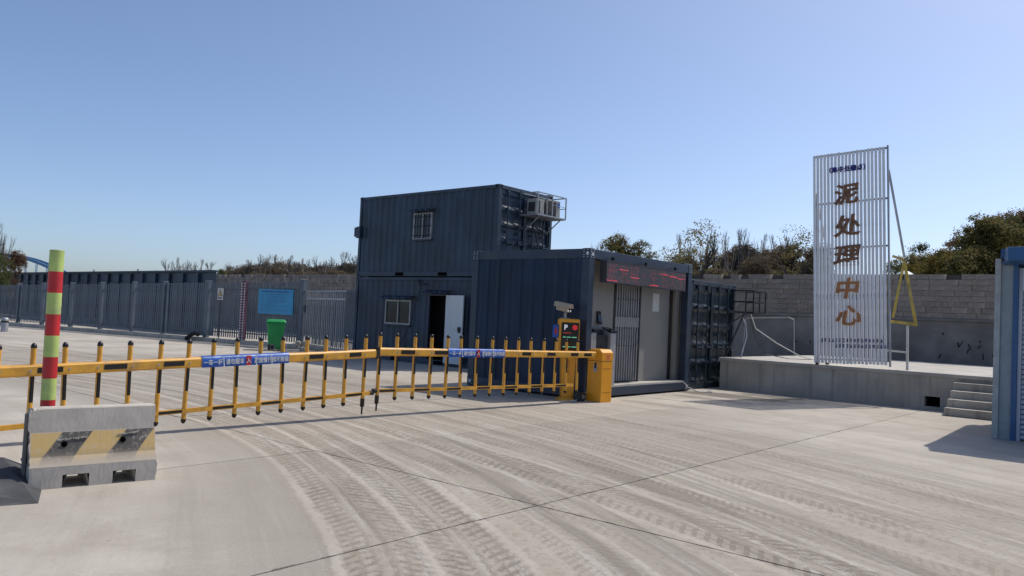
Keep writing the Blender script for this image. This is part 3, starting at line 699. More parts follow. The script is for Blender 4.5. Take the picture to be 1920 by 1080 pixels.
barL = barrier('barrier_gate', 'near yellow picket boom barrier reaching in from behind the concrete block', o2, math.atan2(d2.y, d2.x), (.02-OFF, -.1), (.06-OFF, -.12), [x-OFF for x in xsL], -.0369, [(a-OFF, b_-OFF) for a, b_ in stL], [(a-OFF, b_-OFF) for a, b_ in loL], .02-OFF,
               (xsL[3]+.28-OFF, xsL[7]+.16-OFF), (.98, (0, 0, -.26), R(89.5)), xsL[0]-OFF)
for ch in list(barL.children):                                       # arm height is taken at the joint end
    if ch.name.split('.')[0] != 'housing': ch.location.z += -.0369*OFF + .03
    else: ch.location.z = 0; ch.scale.z = .8

# ------------------------------------------------------------------ recognition pillar and camera
lp = thing('display_pillar', 'yellow vehicle display pillar with a red light standing by the cabin wall', 'pillar', (1.10, 14.72, 0), R(8))
MB().hexa([(-.2, -.16, 0), (.2, -.16, 0), (.2, .16, 0), (-.2, .16, 0)], [(-.12, -.1, .05), (.12, -.1, .05), (.12, .1, .05), (-.12, .1, .05)]).build('base_plate', YEL, lp, .006)
MB().hexa([(-.1, -.08, .05), (.13, -.08, .05), (.13, .08, .05), (-.1, .08, .05)], [(-.13, -.08, .9), (.15, -.08, .9), (.15, .08, .9), (-.13, .08, .9)]).build('column', ORA, lp, .008)
hd = MB().box(-.2, .2, -.09, .09, .82, 1.52).build('display_head', ORA, lp, .03)
box('display_panel', SCREEN, hd, -.155, .18, -.098, -.089, .93, 1.45)
link('letter_mark', text_mesh('P', .13, LEDW, .001, .002), hd, (-.07, -.1, 1.36), (R(90), 0, 0))
MB().tube((.1, -.098, 1.36), (.1, -.104, 1.36), .05, 16).build('stop_light', emit('stop_red', (.55, .02, .03), .35), hd)
tl = MB()
for z in (1.17, .99):
    for x0, x1 in ((-.12, -.07), (-.05, .03), (.05, .14)): tl.box(x0, x1, -.101, -.099, z, z+.012)
tl.build('text_line', LEDG, hd)
tr_ = MB().box(-.12, .03, -.101, -.099, 1.25, 1.262); tr_.build('text_line', emit('dim_red', (.5, .04, .03), .4), hd)
box('speaker_slot', DKST, hd, -.05, .05, -.0965, -.0895, .85, .9)
ib = box('info_box', BLUE, lp, -.30, -.205, -.08, .04, 1.16, 1.4, bevel=.006)
em = MB().box(-.285, -.225, -.0835, -.0805, 1.26, 1.30).box(-.27, -.245, -.084, -.081, 1.21, 1.35); em.build('emblem', RED, ib)
cv = MB()
for k in range(3):
    z = .5+k*.09; cv.beam((.03, -.0825, z), (-.01, -.0825, z+.03), .01, .003, (0, 1, 0)); cv.beam((-.01, -.0825, z+.03), (.03, -.0825, z+.06), .01, .003, (0, 1, 0))
cv.build('chevron_mark', mat('chevron_brown', (.25, .1, .01), .5), lp)
cm = thing('security_camera', 'cream bullet camera with a sun hood on top of the display pillar', 'camera', (1.03, 14.73, 1.52), R(10))
MB().tube((0, 0, 0), (0, 0, .1), .03, 10).box(-.09, .09, -.05, .05, .0, .012).build('mount', ACW, cm)
bd = MB().hexa([(-.22, -.06, .14), (.1, -.06, .10), (.1, .06, .10), (-.22, .06, .14)], [(-.22, -.06, .26), (.1, -.06, .22), (.1, .06, .22), (-.22, .06, .26)]).build('camera_body', mat('hood_tan', (.42, .34, .25), .5, var=.1), cm, .012)
MB().hexa([(-.26, -.085, .20), (.15, -.085, .165), (.15, .085, .165), (-.26, .085, .20)], [(-.25, -.07, .285), (.15, -.07, .238), (.15, .07, .238), (-.25, .07, .285)]).build('sun_hood', mat('hood_tan', (.42, .34, .25), .5, var=.1), cm, .004)
lf = MB().tube((.1, 0, .165), (.112, 0, .164), .035, 12); lf.build('lens', SCREEN, bd)
ll = MB()
for y in (-.04, .04):
    for z in (.13, .19): ll.tube((.1, y, z), (.108, y, z), .014, 8)
ll.build('light_ring', LEDW, bd)
cm.rotation_euler = (0, 0, R(-38)); cm.scale = (.84, 1.0, 1.15)
# terminal boxes at the foot of the cabin
jb = thing('cable_box', 'small black connector box at the foot of the cabin corner', 'box', (1.33, 14.62, 0), YAW)
box('shell', DKST, jb, -.12, .08, -.1, .02, 0, .16, bevel=.01); box('socket', GREYP, jb, -.02, .04, -.106, -.1, .05, .12)
MB().path([(-.12, -.05, .03), (-.2, -.08, .02), (-.3, -.02, .012)], .012, 6).build('lead', OFFW, jb)

# ------------------------------------------------------------------ jersey block, striped pole, traffic island
JL, JH = .94, .61
ja = Vector((-3.63, 6.02, 0)); jd = (Vector((-2.90, 6.62, 0))-ja).normalized()
jr = thing('concrete_barrier', 'chipped concrete road block with faded yellow and black bands', 'road block', ja, math.atan2(jd.y, jd.x))
def jersey():
    b = MB(); JW = .43
    side = [(0, 0), (0, .17), (.075, .235), (.135, .42), (.155, .60), (.165, .61)]
    nx = 60; prof = []
    full = side + [(JW-y, z) for y, z in reversed(side)]
    # subdivide along the profile
    pp = []
    for (a, c), (d, e) in zip(full, full[1:]):
        n = max(1, int(math.hypot(d-a, e-c)/.03))
        for k in range(n): pp.append((a+(d-a)*k/n, c+(e-c)*k/n))
    pp.append(full[-1])
    rr = random.Random(5); vs = []
    for i in range(nx+1):
        x = JL*i/nx
        for (y, z) in pp:
            e = min(x, JL-x); ch = 0
            q = math.sin(z*31+x*3)*math.sin(z*77+1.3)*.5+.5
            if e < .03: ch = (1-e/.03)*.022*q
            jx = ch if x < JL/2 else -ch
            jz = 0
            if z > .55 and x < .1: jz = -.022*(1-x/.1)*abs(math.sin(x*90+y*40))
            n1 = rr.uniform(-.0007, .0007)
            vs.append((x+jx, y+n1, max(0, z+jz+n1)))
    m_ = len(pp); fs = []
    def pocket(x): return any(a < x < b_ for a, b_ in ((.24, .42), (.60, .77)))
    for i in range(nx):
        for j in range(m_-1):
            xm = JL*(i+.5)/nx; zm = (pp[j][1]+pp[j+1][1])/2; lim = .095
            if pocket(xm) and zm < lim: continue
            fs.append((i*m_+j, (i+1)*m_+j, (i+1)*m_+j+1, i*m_+j+1))
    b.add(vs, fs)
    b.f.append(tuple(range(m_))); b.f.append(tuple(nx*m_+j for j in reversed(range(m_))))
    # pocket linings
    for a, c in ((.24, .42), (.60, .77)):
        a2, c2 = a-.004, c+.006
        b.add([(a2, .001, 0), (a2+.03, .001, .1), (a2+.03, JW-.001, .1), (a2, JW-.001, 0)], [(0, 1, 2, 3)])
        b.add([(c2, .001, 0), (c2-.02, .001, .1), (c2-.02, JW-.001, .1), (c2, JW-.001, 0)], [(0, 1, 2, 3)])
        b.add([(a2, .001, .1), (c2, .001, .1), (c2, JW-.001, .1), (a2, JW-.001, .1)], [(0, 1, 2, 3)])
    return b
t = NT('banded_concrete'); co = t.obj(); sep = t.n('ShaderNodeSeparateXYZ'); t.l(co, sep.inputs[0]); X, Y, Z = sep.outputs
n1 = t.noise(co, 4, 6); n2 = t.noise(co, 22, 5, .65); n3 = t.noise(t.scaled(co, (1, 1, .3)), 6, 5)
base = t.mix(t.ramp(n1, .3, .7), (.45, .41, .355), (.54, .495, .43)); base = t.mix(t.math('MULTIPLY', t.ramp(n2, .56, .74), .2), base, (.32, .29, .25))
diag = t.math('SUBTRACT', X, t.math('MULTIPLY', Z, .75)); diag = t.math('ADD', diag, t.math('MULTIPLY_ADD', n1, .03, -.015))
ph = t.math('FRACT', t.math('MULTIPLY', t.math('ADD', diag, .315), 1/.47))
blk = t.math('MULTIPLY', t.ramp(ph, .49, .53), t.math('SUBTRACT', 1., t.ramp(ph, .965, .995)))
inb = t.math('MULTIPLY', t.ramp(Z, .16, .27), t.math('SUBTRACT', 1., t.ramp(Z, .412, .42)))
ex = t.math('MULTIPLY', t.ramp(X, .01, .03), t.math('SUBTRACT', 1., t.ramp(X, .925, .935)))
front = t.math('SUBTRACT', 1., t.ramp(Y, .2, .21))
inb = t.math('MULTIPLY', t.math('MULTIPLY', inb, ex), front)
paint = t.mix(blk, (.56, .385, .15), (.075, .07, .066))
wear = t.math('MULTIPLY', inb, t.math('SUBTRACT', 1., t.math('MULTIPLY', t.ramp(n2, .5, .72), .6)))
base = t.mix(t.math('MULTIPLY', wear, .92), base, paint)
dust = t.math('MULTIPLY', t.math('SUBTRACT', 1., t.ramp(Z, .19, .30)), t.ramp(Z, .165, .172)); base = t.mix(t.math('MULTIPLY', dust, t.math('MULTIPLY_ADD', n1, .6, .2)), base, (.27, .225, .165))
t.l(base, t.b.inputs['Base Color']); t.b.inputs['Roughness'].default_value = .92; t.b.inputs['Specular IOR Level'].default_value = .25
t.bump(t.math('ADD', n2, t.math('MULTIPLY', n1, .5)), .18, .004)
jb_ = jersey().build('block', t.m, jr)
for i_ in jb_.data.polygons: i_.use_smooth = False
for x, z in ((.25, .325), (.68, .335)):
    y = .075+(z-.235)*.06/.185; MB().tube((x, y-.012, z), (x, y+.03, z), .022, 14).build('lifting_hole', VOID, jr)
gv = MB().prism([(.17, 0), (.26, 0), (.255, .56), (.175, .56)], 'x', -.012, .004); gv.build('end_key', CONC_D, jr)
ck = MB()
for x0, x1, z in ((.20, .42, .352), (.64, .80, .372)):
    n = 12; y = .075+(z-.235)*.06/.185
    for k in range(n):
        a = x0+(x1-x0)*k/n; ck.box(a, a+(x1-x0)/n*random.uniform(.5, 1), y-.008, y+.01, z+random.uniform(-.004, .004)+k*.0012, z+.006+random.uniform(0, .006)+k*.0012)
ck.build('mortar_ridge', CONC_L, jr)
pl = thing('striped_pole', 'tall lime and red banded pole behind the concrete road block', 'pole', tuple(ja+jd*.20+Vector((-jd.y, jd.x, 0))*.60), 0, rot=(R(0), R(-.4), 0))
hp = .180; z = 1.885
k = 0
while z > 0:
    z0 = max(0, z-hp); MB().lathe([(.056, z0), (.056, z)], 24).build('band', LIME if k % 2 == 0 else RED, pl); z = z0; k += 1
MB().lathe([(.05, 1.86), (.0555, 1.8852), (.05, 1.889)], 24).build('top_cap', LIME, pl)
box('base_plate', DKST, pl, -.1, .1, -.1, .1, 0, .015)
isl = thing('traffic_island', 'dark sloping concrete nose of a raised island at the road block foot', 'traffic island', (-3.46, 5.66, 0), 0)
b = MB(); b.hexa([(.13, .02, 0), (-.4, 1.0, 0), (-2.4, .6, 0), (-1.2, -.75, 0)], [(.09, .05, .01), (-.62, .75, .17), (-2.3, .4, .17), (-1.3, -.25, .17)])
b.build('nose', mat('island_dark', (.06, .062, .066), .85, var=.35, scale=3, dirt=(.16, .15, .14), dirt_amt=.4, bump=.4), isl, .012)

# ------------------------------------------------------------------ platform, steps
PA = 17.96; PB0 = -8.515; PH = .76
plat = thing('concrete_platform', 'raised concrete platform carrying the slatted sign', 'platform', tuple(grid(PA, PB0)), YAW - math.pi/2)
# local x = E2, local y = E1
PLEN, PDEP = 10.5, 7.2
bmp = MB(); hx0, hx1, hz0, hz1 = 4.55, 4.84, .06, .27
bmp.box(0, hx0, 0, .25, 0, PH-.08).box(hx1, PLEN, 0, .25, 0, PH-.08).box(hx0, hx1, 0, .25, 0, hz0).box(hx0, hx1, 0, .25, hz1, PH-.08)
bmp.build('retaining_face', CONC, plat)
box('core', CONC, plat, 0, PLEN, .26, PDEP, 0, PH-.085); box('drain_hole', VOID, plat, hx0, hx1, .2, .255, hz0, hz1)
box('top_slab', CONC_L, plat, -.03, PLEN, -.035, PDEP, PH-.078, PH, bevel=.012)
for k in range(4):
    z1 = PH - .152*(k+1); MB().box(5.12-.0*k, 6.9, -.26*(k+1), -.26*k-.002 if k else -.037, 0, z1).build('step', CONC, plat, .01)
# slogan-sign on the platform
SP = Vector((6.90, 17.66, PH))
sg = thing('slatted_sign', 'tall white slatted sign with rusty bronze characters on the platform', 'sign', SP, rot=(0, R(-2.1), YAW-math.pi/2))
SW, SH = 1.56, 4.76; NS = 20; sp = SW/NS
sm_ = MB().box(-.0265, .0265, -.016, .016, .04, SH).mesh('slat', SLAT)
for k in range(NS): link('slat', sm_, sg, (k*sp+.024+random.uniform(-.002, .002), 0, random.uniform(-.012, .0)))
for z in (.12, 1.55, 2.6, 3.63, SH-.03): MB().box(-.01, SW+.03, .018, .045, z-.018, z+.018).build('rail', mat('rail_grey', (.12, .13, .145), .5, metal=.3), sg)
MB().box(SW+.012, SW+.045, -.012, .04, .0, SH+.02).build('edge_post', GALV, sg); MB().box(.03, .07, .046, .08, .0, 3.9).build('rear_post', GALV, sg)
for x in (.06, .28): box('foot', BLACK, sg, x-.03, x+.03, -.02, .05, 0, .038)
link('small_character', text_mesh('（集中处置点）', .135, BLUE2, .008, .004), sg, (.75, -.026, 4.37), (R(90), 0, 0))
for ch, z, mx, rot_, sz in (('泥', 3.80, .735, 4, .50), ('处', 3.09, .73, 3, .52), ('理', 2.43, .735, 2, .52), ('中', 1.70, .745, 0, .50), ('心', 1.10, .76, -4, .50)):
    me = text_mesh(ch, sz, RUST if ch not in '中心' else mat('orange_bronze', (.44, .19, .07), .6, var=.25, scale=5, dirt=(.2, .08, .04), dirt_amt=.4, bump=.2), .018, .012, .16)
    link('brush_character', me, sg, (mx, -.038, z), (R(90), R(-rot_), 0), scale=(1.08, .95, 1))
rr = random.Random(11)
for (z, xa, xb) in ((.545, .10, 1.5), (.425, .40, 1.5)):           # two lines of worn blue print, legible only as fragments
    nchar = int((xb-xa)/sp)
    for k in range(nchar):
        b = MB(); xc = k*sp+math.ceil(xa/sp)*sp+.024
        for q in range(5):
            if rr.random() < .5: b.box(xc-.022, xc+.022, -.0185, -.0165-.0002*q, z-.04+q*.018, z-.04+q*.018+.012)
            else: x_ = xc+rr.uniform(-.018, .012); b.box(x_, x_+.01, -.0188-.0003*q, -.0164, z-.042+rr.uniform(0, .02), z+.03+rr.uniform(0, .012))
        b.build('printed_fragment', BLUE2, sg)
MB().beam((SW+.03, .05, 4.25), (SW+.24, .40, 2.36), .035, .035).build('rear_strut', GALV, sg); MB().beam((.05, .08, 3.75), (.30, 1.55, .02), .035, .035).build('rear_strut', GALV, sg)
yb = MB(); Yb = mat('worn_yellow_frame', (.5, .36, .06), .6, var=.3, scale=4, dirt=(.4, .38, .3), dirt_amt=.5)
tri = thing('yellow_frame', 'worn yellow triangular steel frame behind the sign edge', 'frame', SP + E2*(SW-.13) + E1*.35, YAW-math.pi/2)
MB().beam((.28, .05, 2.36), (.10, .0, 1.12), .05, .05).build('leg', Yb, tri); MB().beam((.28, .05, 2.36), (.53, .1, .99), .06, .06).build('leg', Yb, tri)
MB().beam((.02, .0, 1.04), (.56, .1, .98), .06, .06).build('cross_bar', Yb, tri); MB().beam((.05, 0, 2.46), (.27, .05, 2.38), .05, .05).build('top_bar', Yb, tri)
MB().beam((.40, .05, 0), (.38, .05, .96), .045, .045).build('post', OFFW, tri); MB().beam((.0, .0, .40), (.38, .05, .38), .04, .04).build('tie_bar', OFFW, tri);
# white pipe frame at the back of the platform
up_ = MB(); pts = [(7.2, 22.4, .76), (7.2, 22.4, 1.80)]; 
pf = MB().path([(7.0, 23.0, 1.80), (7.9, 22.2, 1.86), (8.02, 22.1, 1.80), (8.05, 22.08, .77)], .015, 8).path([(7.0, 23.0, 1.80), (6.92, 23.06, 1.74), (6.9, 23.08, .77)], .015, 8)
tag(pf.build('pipe_frame', GALV), 'white bent pipe frame standing before the sprayed concrete wall', 'pipe frame')

# ------------------------------------------------------------------ retaining wall with stacked blocks
W0 = Vector((10.8, 25.0, 0)); wa = W0.dot(E1); wb = W0.dot(E2)
wall = thing('block_wall', 'long concrete wall topped with stacked grey building blocks', 'wall', tuple(grid(wa, wb)), YAW-math.pi/2)
# local x = E2 (to the right), local y = E1 (away)
XL, XR = -46, 14
box('concrete_base', CONC_D, wall, XL, XR, 0, .6, -.1, 1.98)
MB().box(XL, XR, -.06, .62, 1.985, 2.06).build('ledge', CONC_D, wall)
BW, BH = .34, .165
shapes = []
for k in range(5):
    w, h = (BW, BH) if k < 3 else ((BW*.5, BH) if k == 3 else (BW*1.3, BH)); shapes.append((w, MB().box(.003, w-.003, 0, .3, .003, h-.003).mesh('block', BRICK)))
stuff = MB(); cnt = 0; rb = random.Random(2)
box('block_core', mat('block_core', (.12, .105, .09), .95), wall, XL, XR, .22, .58, 2.061, 3.36)
for row in range(8):
    z = 2.062 + row*BH; x = XL - rb.random()*BW
    while x < XR:
        w, me = shapes[rb.choice((0, 1, 2, 3, 4))]; dy = rb.uniform(-.03, .03)*(1 if rb.random() < .6 else .3)
        miss = rb.random() < .02
        if row == 7 and (rb.random() < .12): miss = True
        if not miss:
            if -4.6 < x < 4.2 and cnt < 290:
                link('block', me, wall, (x, dy, z), (0, R(rb.uniform(-.5, .5)), R(rb.uniform(-1.5, 1.5)))); cnt += 1
            else: stuff.box(x+.003, x+w-.003, dy, .21, z+.003, z+BH-.003)
        x += w
sb_ = stuff.build('stacked_blocks', BRICK, wall); tag(sb_, kind='stuff')
# black spray marks on the concrete base
sp_ = MB()
def ring(cx, cz, rx, rz, w=.025, n=20):
    vs = []
    for k in range(n+1):
        a = 2*math.pi*k/n; wj = w*(1+.3*math.sin(a*3+cx))
        vs += [(cx+rx*math.cos(a), -.004, cz+rz*math.sin(a)), (cx+(rx+wj)*math.cos(a), -.004, cz+(rz+wj)*math.sin(a))]
    sp_.add(vs, [(2*k, 2*k+1, 2*k+3, 2*k+2) for k in range(n)])
for x in (-.78, -.28): ring(x, 1.18, .085, .115)
ring(.38, 1.2, .085, .11); 
for x0, z0, x1, z1 in ((.62, 1.08, .62, 1.28), (.86, .9, .86, 1.42), (-.9, 1.85, -.7, 1.6), (-.6, 1.9, -.72, 1.6), (-.72, 1.75, -.5, 1.62), (-.85, 1.62, -.6, 1.6), (-1.7, 1.15, -1.6, 1.12), (-1.2, 1.2, -1.15, 1.1)):
    sp_.beam((x0, -.004, z0), (x1, -.004, z1), .03, .004, (0, 1, 0))
for k in range(16):
    x = 2.6+rb.random()*2.2; z = .95+rb.random()*.8; sp_.beam((x, -.004, z), (x+rb.uniform(-.1, .1), -.004, z-rb.uniform(.04, .2)), rb.uniform(.02, .06), .004, (0, 1, 0))
sp_.build('spray_mark', mat('black_spray', (.02, .02, .02), .7, bump=0), wall)
for x, zt, lb in ((1.55, .14, 'pale plastic sheet hump on the wall top behind the yellow frame'), (5.2, .16, 'pale plastic sheet hump on the wall top near the shutter shop')):
    b = MB(); b.lathe([(.26, 0), (.2, zt*.4), (.1, zt*.8), (.02, zt*.95)], 12); o = b.build('plastic_sheet', mat('sheet_pale', (.55, .62, .6), .5), None, loc=tuple(grid(wa+.35, wb+x, 3.39))); tag(o, lb, 'plastic sheet')

# ------------------------------------------------------------------ shop with a roller shutter on the right
sh = thing('shutter_shop', 'blue roofed kiosk with a grey roller shutter at the right edge', 'kiosk', (7.42, 11.94, 0), YAW-math.pi/2)
# local x = E2 (right, towards us), local y = E1 (away)
PIL = mat('pillar_grey', (.34, .37, .375), .7, var=.15, scale=3, dirt=(.16, .16, .155), dirt_amt=.45, bump=.25)
box('corner_post', PIL, sh, -.02, .06, -.02, .08, 0, 2.74, bevel=.006)
box('front_panel', mat('panel_blue_grey', (.25, .30, .33), .6, var=.12, dirt=(.1, .1, .1), dirt_amt=.4, bump=.1), sh, .062, .215, .015, .08, 0, 2.7)
box('blue_jamb', FASC, sh, .218, .285, -.012, .1, 0, 2.7)
box('side_wall', PIL, sh, -.01, .05, .10, 3.6, 0, 2.75); box('shutter_rail', SHUT, sh, .288, .335, .03, .1, 0, 2.6)
for k in range(30):
    z = .02+k*.075
    if z > 2.22: break
    MB().prism([(.10, z), (.068, z+.012), (.06, z+.036), (.068, z+.062), (.10, z+.073)], 'x', .338, 3.4).build('shutter_slat', SHUT, sh)
box('shutter_box', SHUT, sh, .338, 3.4, -.02, .3, 2.25, 2.6, bevel=.01)
box('wall', PIL, sh, 3.4, 5.5, .02, .12, 0, 2.7); box('rear_wall', PIL, sh, .05, 5.5, 3.5, 3.6, 0, 2.75)
MB().hexa([(.2, -.42, 2.68), (5.6, -.42, 2.68), (5.6, -.024, 2.64), (.09, -.024, 2.64)], [(.2, -.42, 2.88), (5.6, -.42, 2.88), (5.6, -.024, 2.88), (.09, -.024, 2.88)]).build('fascia', FASC, sh, .008)
MB().hexa([(.05, -.022, 2.76), (5.6, -.022, 2.76), (5.6, 3.8, 2.76), (-.05, 3.8, 2.76)], [(.05, -.022, 2.89), (5.6, -.022, 2.89), (5.6, 3.8, 3.15), (-.05, 3.8, 3.15)]).build('roof', FASC, sh)

# ------------------------------------------------------------------ fence, gate and things along it
F0 = Vector((-23.28, 36.88, 0)); F1 = Vector((-11.8, 30.65, 0)); fd = (F1-F0).normalized(); frz = math.atan2(fd.y, fd.x)
fe = thing('palisade_fence', 'long blue-grey steel palisade fence on a concrete kerb', 'fence', F0, frz)
def ftop(s): return 1.965+.0285*s
def fpt(s, off=0, z=0): return F0 + fd*s + Vector((fd.y, -fd.x, 0))*off + Vector((0, 0, z))
pm = MB().prism([(-.034, -.006), (-.012, -.018), (.012, -.018), (.034, -.006), (.034, .0), (.012, -.011), (-.012, -.011), (-.034, .0)], 'z', 0, 1).mesh('picket', FEN)
posts = [-4.1, -1.95, .18, 2.08, 4.24, 6.35, 8.48, 10.43, 12.95, 17.9]
s = -4.0
while s < 17.85:
    if all(abs(s-p) > .06 for p in posts): link('picket', pm, fe, (s, -.03, .22), (0, R(random.uniform(-.5, .5)), 0), scale=(1, 1, ftop(s)-.22-.03+random.uniform(-.012, .012)))
    s += .118
FENP = mat('fence_post_paint', (.09, .115, .15), .45, var=.12, bump=.04)
for p in posts:
    w = .05 if p < 12 else .085
    o = box('post', FENP, fe, p-w, p+w, -.12, .05, .12, ftop(p)+.02, bevel=.006); box('post_cap', GALV, o, p-w-.01, p+w+.01, -.13, .06, ftop(p)+.022, ftop(p)+.04)
for q in (.16, .86):
    b = MB(); vs = []
    for x in (-4.1, 17.9): zc = ftop(x)*q+.03; vs += [(x, -.005, zc-.025), (x, .03, zc-.025), (x, .03, zc+.025), (x, -.005, zc+.025)]
    b.add(vs, [(0, 1, 2, 3), (7, 6, 5, 4), (0, 4, 5, 1), (1, 5, 6, 2), (2, 6, 7, 3), (3, 7, 4, 0)]); b.build('rail', FENP, fe)
for k in range(9): x = -4.3+k*2.48; box('kerb', CONC, fe, x, x+2.47, -.22, .16, 0, .16+random.uniform(-.008, .008), bevel=.01)
# stay behind
G0 = fpt(17.95); A0 = Vector((SX, SY, 0)) - E2*L_ - E1*.35; gd_ = (A0-G0).normalized(); grz = math.atan2(gd_.y, gd_.x); GLn = (A0-G0).length
pf_ = thing('fence_panel', 'short steel picket panel behind the sliding gate', 'fence', G0 + Vector((-gd_.y, gd_.x, 0))*.35, grz)
s = .1; 
while s < GLn-.1: link('picket', pm, pf_, (s, 0, .2), scale=(1, 1, 1.95)); s += .118
box('rail', FENP, pf_, 0, GLn, .002, .04, 2.02, 2.07); box('rail', FENP, pf_, 0, GLn, .002, .04, .4, .45); box('kerb', CONC, pf_, 0, GLn, -.1, .15, 0, .18)
ga = thing('sliding_gate', 'grey tubular sliding gate between fence end and container cabin', 'gate', G0, grz)
gtop = [(.25, 1.86), (GLn-.05, 1.80)]
box('top_rail', GALV, ga, .22, GLn, -.03, .03, 1.79, 1.86); box('bottom_rail', GALV, ga, .1, GLn, -.03, .03, .12, .18); box('upper_bar', GALV, ga, 0, GLn, -.02, .02, 2.07, 2.11)
bm_ = MB().tube((0, 0, .18), (0, 0, 2.07), .015, 8).mesh('bar', GALV)
s = .3
while s < GLn-.05: link('bar', bm_, ga, (s, .0 if int(s*10) % 2 else .002, 0), (0, R(random.uniform(-1, 1)), 0)); s += .165
MB().beam((.02, .12, 1.6), (-.28, -.1, .05), .06, .06).build('brace', FENP, ga)
# notice board
nb = thing('notice_board', 'bright blue notice board fixed to the fence above the bin', 'notice board', fpt(15.86, .18, 1.2), frz)
box('panel', SKYB, nb, 0, 1.7, -.02, .02, 0, .92, bevel=.004)
tp = MB(); rq = random.Random(9)
for k in range(17): 
    x = .2+k*.078
    for q in range(4): tp.box(x, x+.06, -.0225-.0002*q, -.0205, .80+q*.016, .808+q*.016) if rq.random() < .7 else tp.box(x+rq.random()*.05, x+.012+rq.random()*.05, -.0228-.0002*q, -.0205, .80, .862)
tp.build('title_print', BLUE2, nb)
tp = MB()
for k in range(11):
    z = .72-k*.06; tp.box(.12, .28, -.0225, -.0205, z, z+.014); tp.box(.34, .34+rq.uniform(.5, 1.2), -.0225, -.0205, z, z+.012)
tp.build('body_print', mat('faded_print', (.02, .12, .3), .5, bump=0), nb)
bt = MB().box(.3, .36, .021, .14, .1, .9).box(1.3, 1.36, .021, .14, .1, .9); bt.build('bracket', FENP, nb)
# warning plate
wp = thing('warning_sign', 'small pale warning plate with a black triangle on a stake', 'sign', fpt(13.64, .16, 0), frz)
box('stake', DKST, wp, .13, .16, 0, .03, .1, 1.7); box('plate', OFFW, wp, 0, .30, -.02, -.002, 1.64, 2.10)
b = MB(); cx, cz = .15, 1.88
def trio(r): return [(cx+r*math.cos(a), cz+r*math.sin(a)) for a in (R(90), R(210), R(330))]
b.prism(trio(.15), 'y', -.0225, -.0205); b.build('triangle_border', BLACK, wp); MB().prism(trio(.11), 'y', -.0245, -.023).build('triangle_fill', mat('warn_yellow', (.6, .45, .12), .5, bump=0), wp)
MB().prism(trio(.045), 'y', -.0265, -.0248).build('hazard_mark', BLACK, wp)
MB().box(.05, .11, -.0225, -.0205, 1.69, 1.74).box(.12, .17, -.0225, -.0205, 1.69, 1.74).box(.18, .24, -.0225, -.0205, 1.69, 1.74).build('caption_print', BLACK, wp)
# purple marker post with white teeth
mp = thing('marker_post', 'dark purple fence post with two rows of white teeth', 'post', fpt(15.0, .1, 0), frz)
box('shaft', PURP, mp, -.13, .13, -.06, .06, .0, 2.38)
b = MB()
for k in range(22):
    z = .18+k*.1
    for x in (-.125, .035): b.prism([(x, z), (x+.085, z), (x+.0425, z+.07)], 'y', -.0635, -.0605)
b.build('white_teeth', WHITE, mp)
# wheelie bin
bn = thing('wheelie_bin', 'green plastic wheelie bin standing below the notice board', 'bin', (-7.97, 26.62, 0), R(18))
MB().hexa([(-.21, -.24, .04), (.21, -.24, .04), (.21, .24, .04), (-.21, .24, .04)], [(-.29, -.31, .94), (.29, -.31, .94), (.29, .31, .94), (-.29, .31, .94)]).build('body', GREEN, bn, .03)
box('rim', GREEN, bn, -.32, .32, -.34, .34, .90, .95, bevel=.015)
MB().hexa([(-.34, -.37, .955), (.34, -.37, .955), (.34, .36, .955), (-.34, .36, .955)], [(-.25, -.26, 1.06), (.25, -.26, 1.06), (.3, .34, 1.05), (-.3, .34, 1.05)]).build('lid', GREEN, bn, .03)
for x in (-.2, .2):
    w = MB().tube((x-.03, -.22, .1), (x+.03, -.22, .1), .1, 16).build('wheel', RUBB, bn); 
wf = MB().tube((-.09, -.29, .12), (-.09, -.245, .12), .10, 18).build('front_wheel', GREYP, bn); MB().tube((-.09, -.296, .12), (-.09, -.291, .12), .07, 18).build('hub', BLACK, wf)
MB().tube((-.2, .37, .98), (.2, .37, .98), .015, 8).build('handle', GREEN, bn)
rubbish = MB(); 
# small things on the far side of the yard
bp = thing('bollard', 'short grey steel bollard at the far left', 'bollard', (-19.86, 30.75, 0)); MB().lathe([(.13, 0), (.13, .5), (.11, .54), (.02, .56)], 14).build('shaft', GALV, bp); MB().lathe([(.135, .36), (.135, .44)], 14).build('band', DKST, bp)
el = thing('rubber_elbow', 'black rubber hose elbow lying against the fence kerb', 'hose', fpt(12.7, .42, 0), frz)
MB().path([(-.3, 0, .1), (-.1, -.02, .24), (.12, -.02, .3), (.3, 0, .26)], .08, 10).build('tube', RUBB, el); MB().tube((-.36, 0, .05), (-.28, 0, .12), .1, 12).build('collar', RUBB, el)
stn = thing('stone_pile', 'small pile of pale rubble beside the green bin', 'rubble', (-7.35, 26.9, 0))
for k in range(9):
    b = MB(); r0 = random.uniform(.06, .12); b.lathe([(r0*.7, 0), (r0, r0*.6), (r0*.75, r0*1.2), (r0*.2, r0*1.4)], 6); b.build('stone', CONC_L, stn, loc=(random.uniform(-.1, .4), random.uniform(-.12, .15), .1*(k % 3)), rot=(random.uniform(-.3, .3), random.uniform(-.3, .3), random.random()*6))
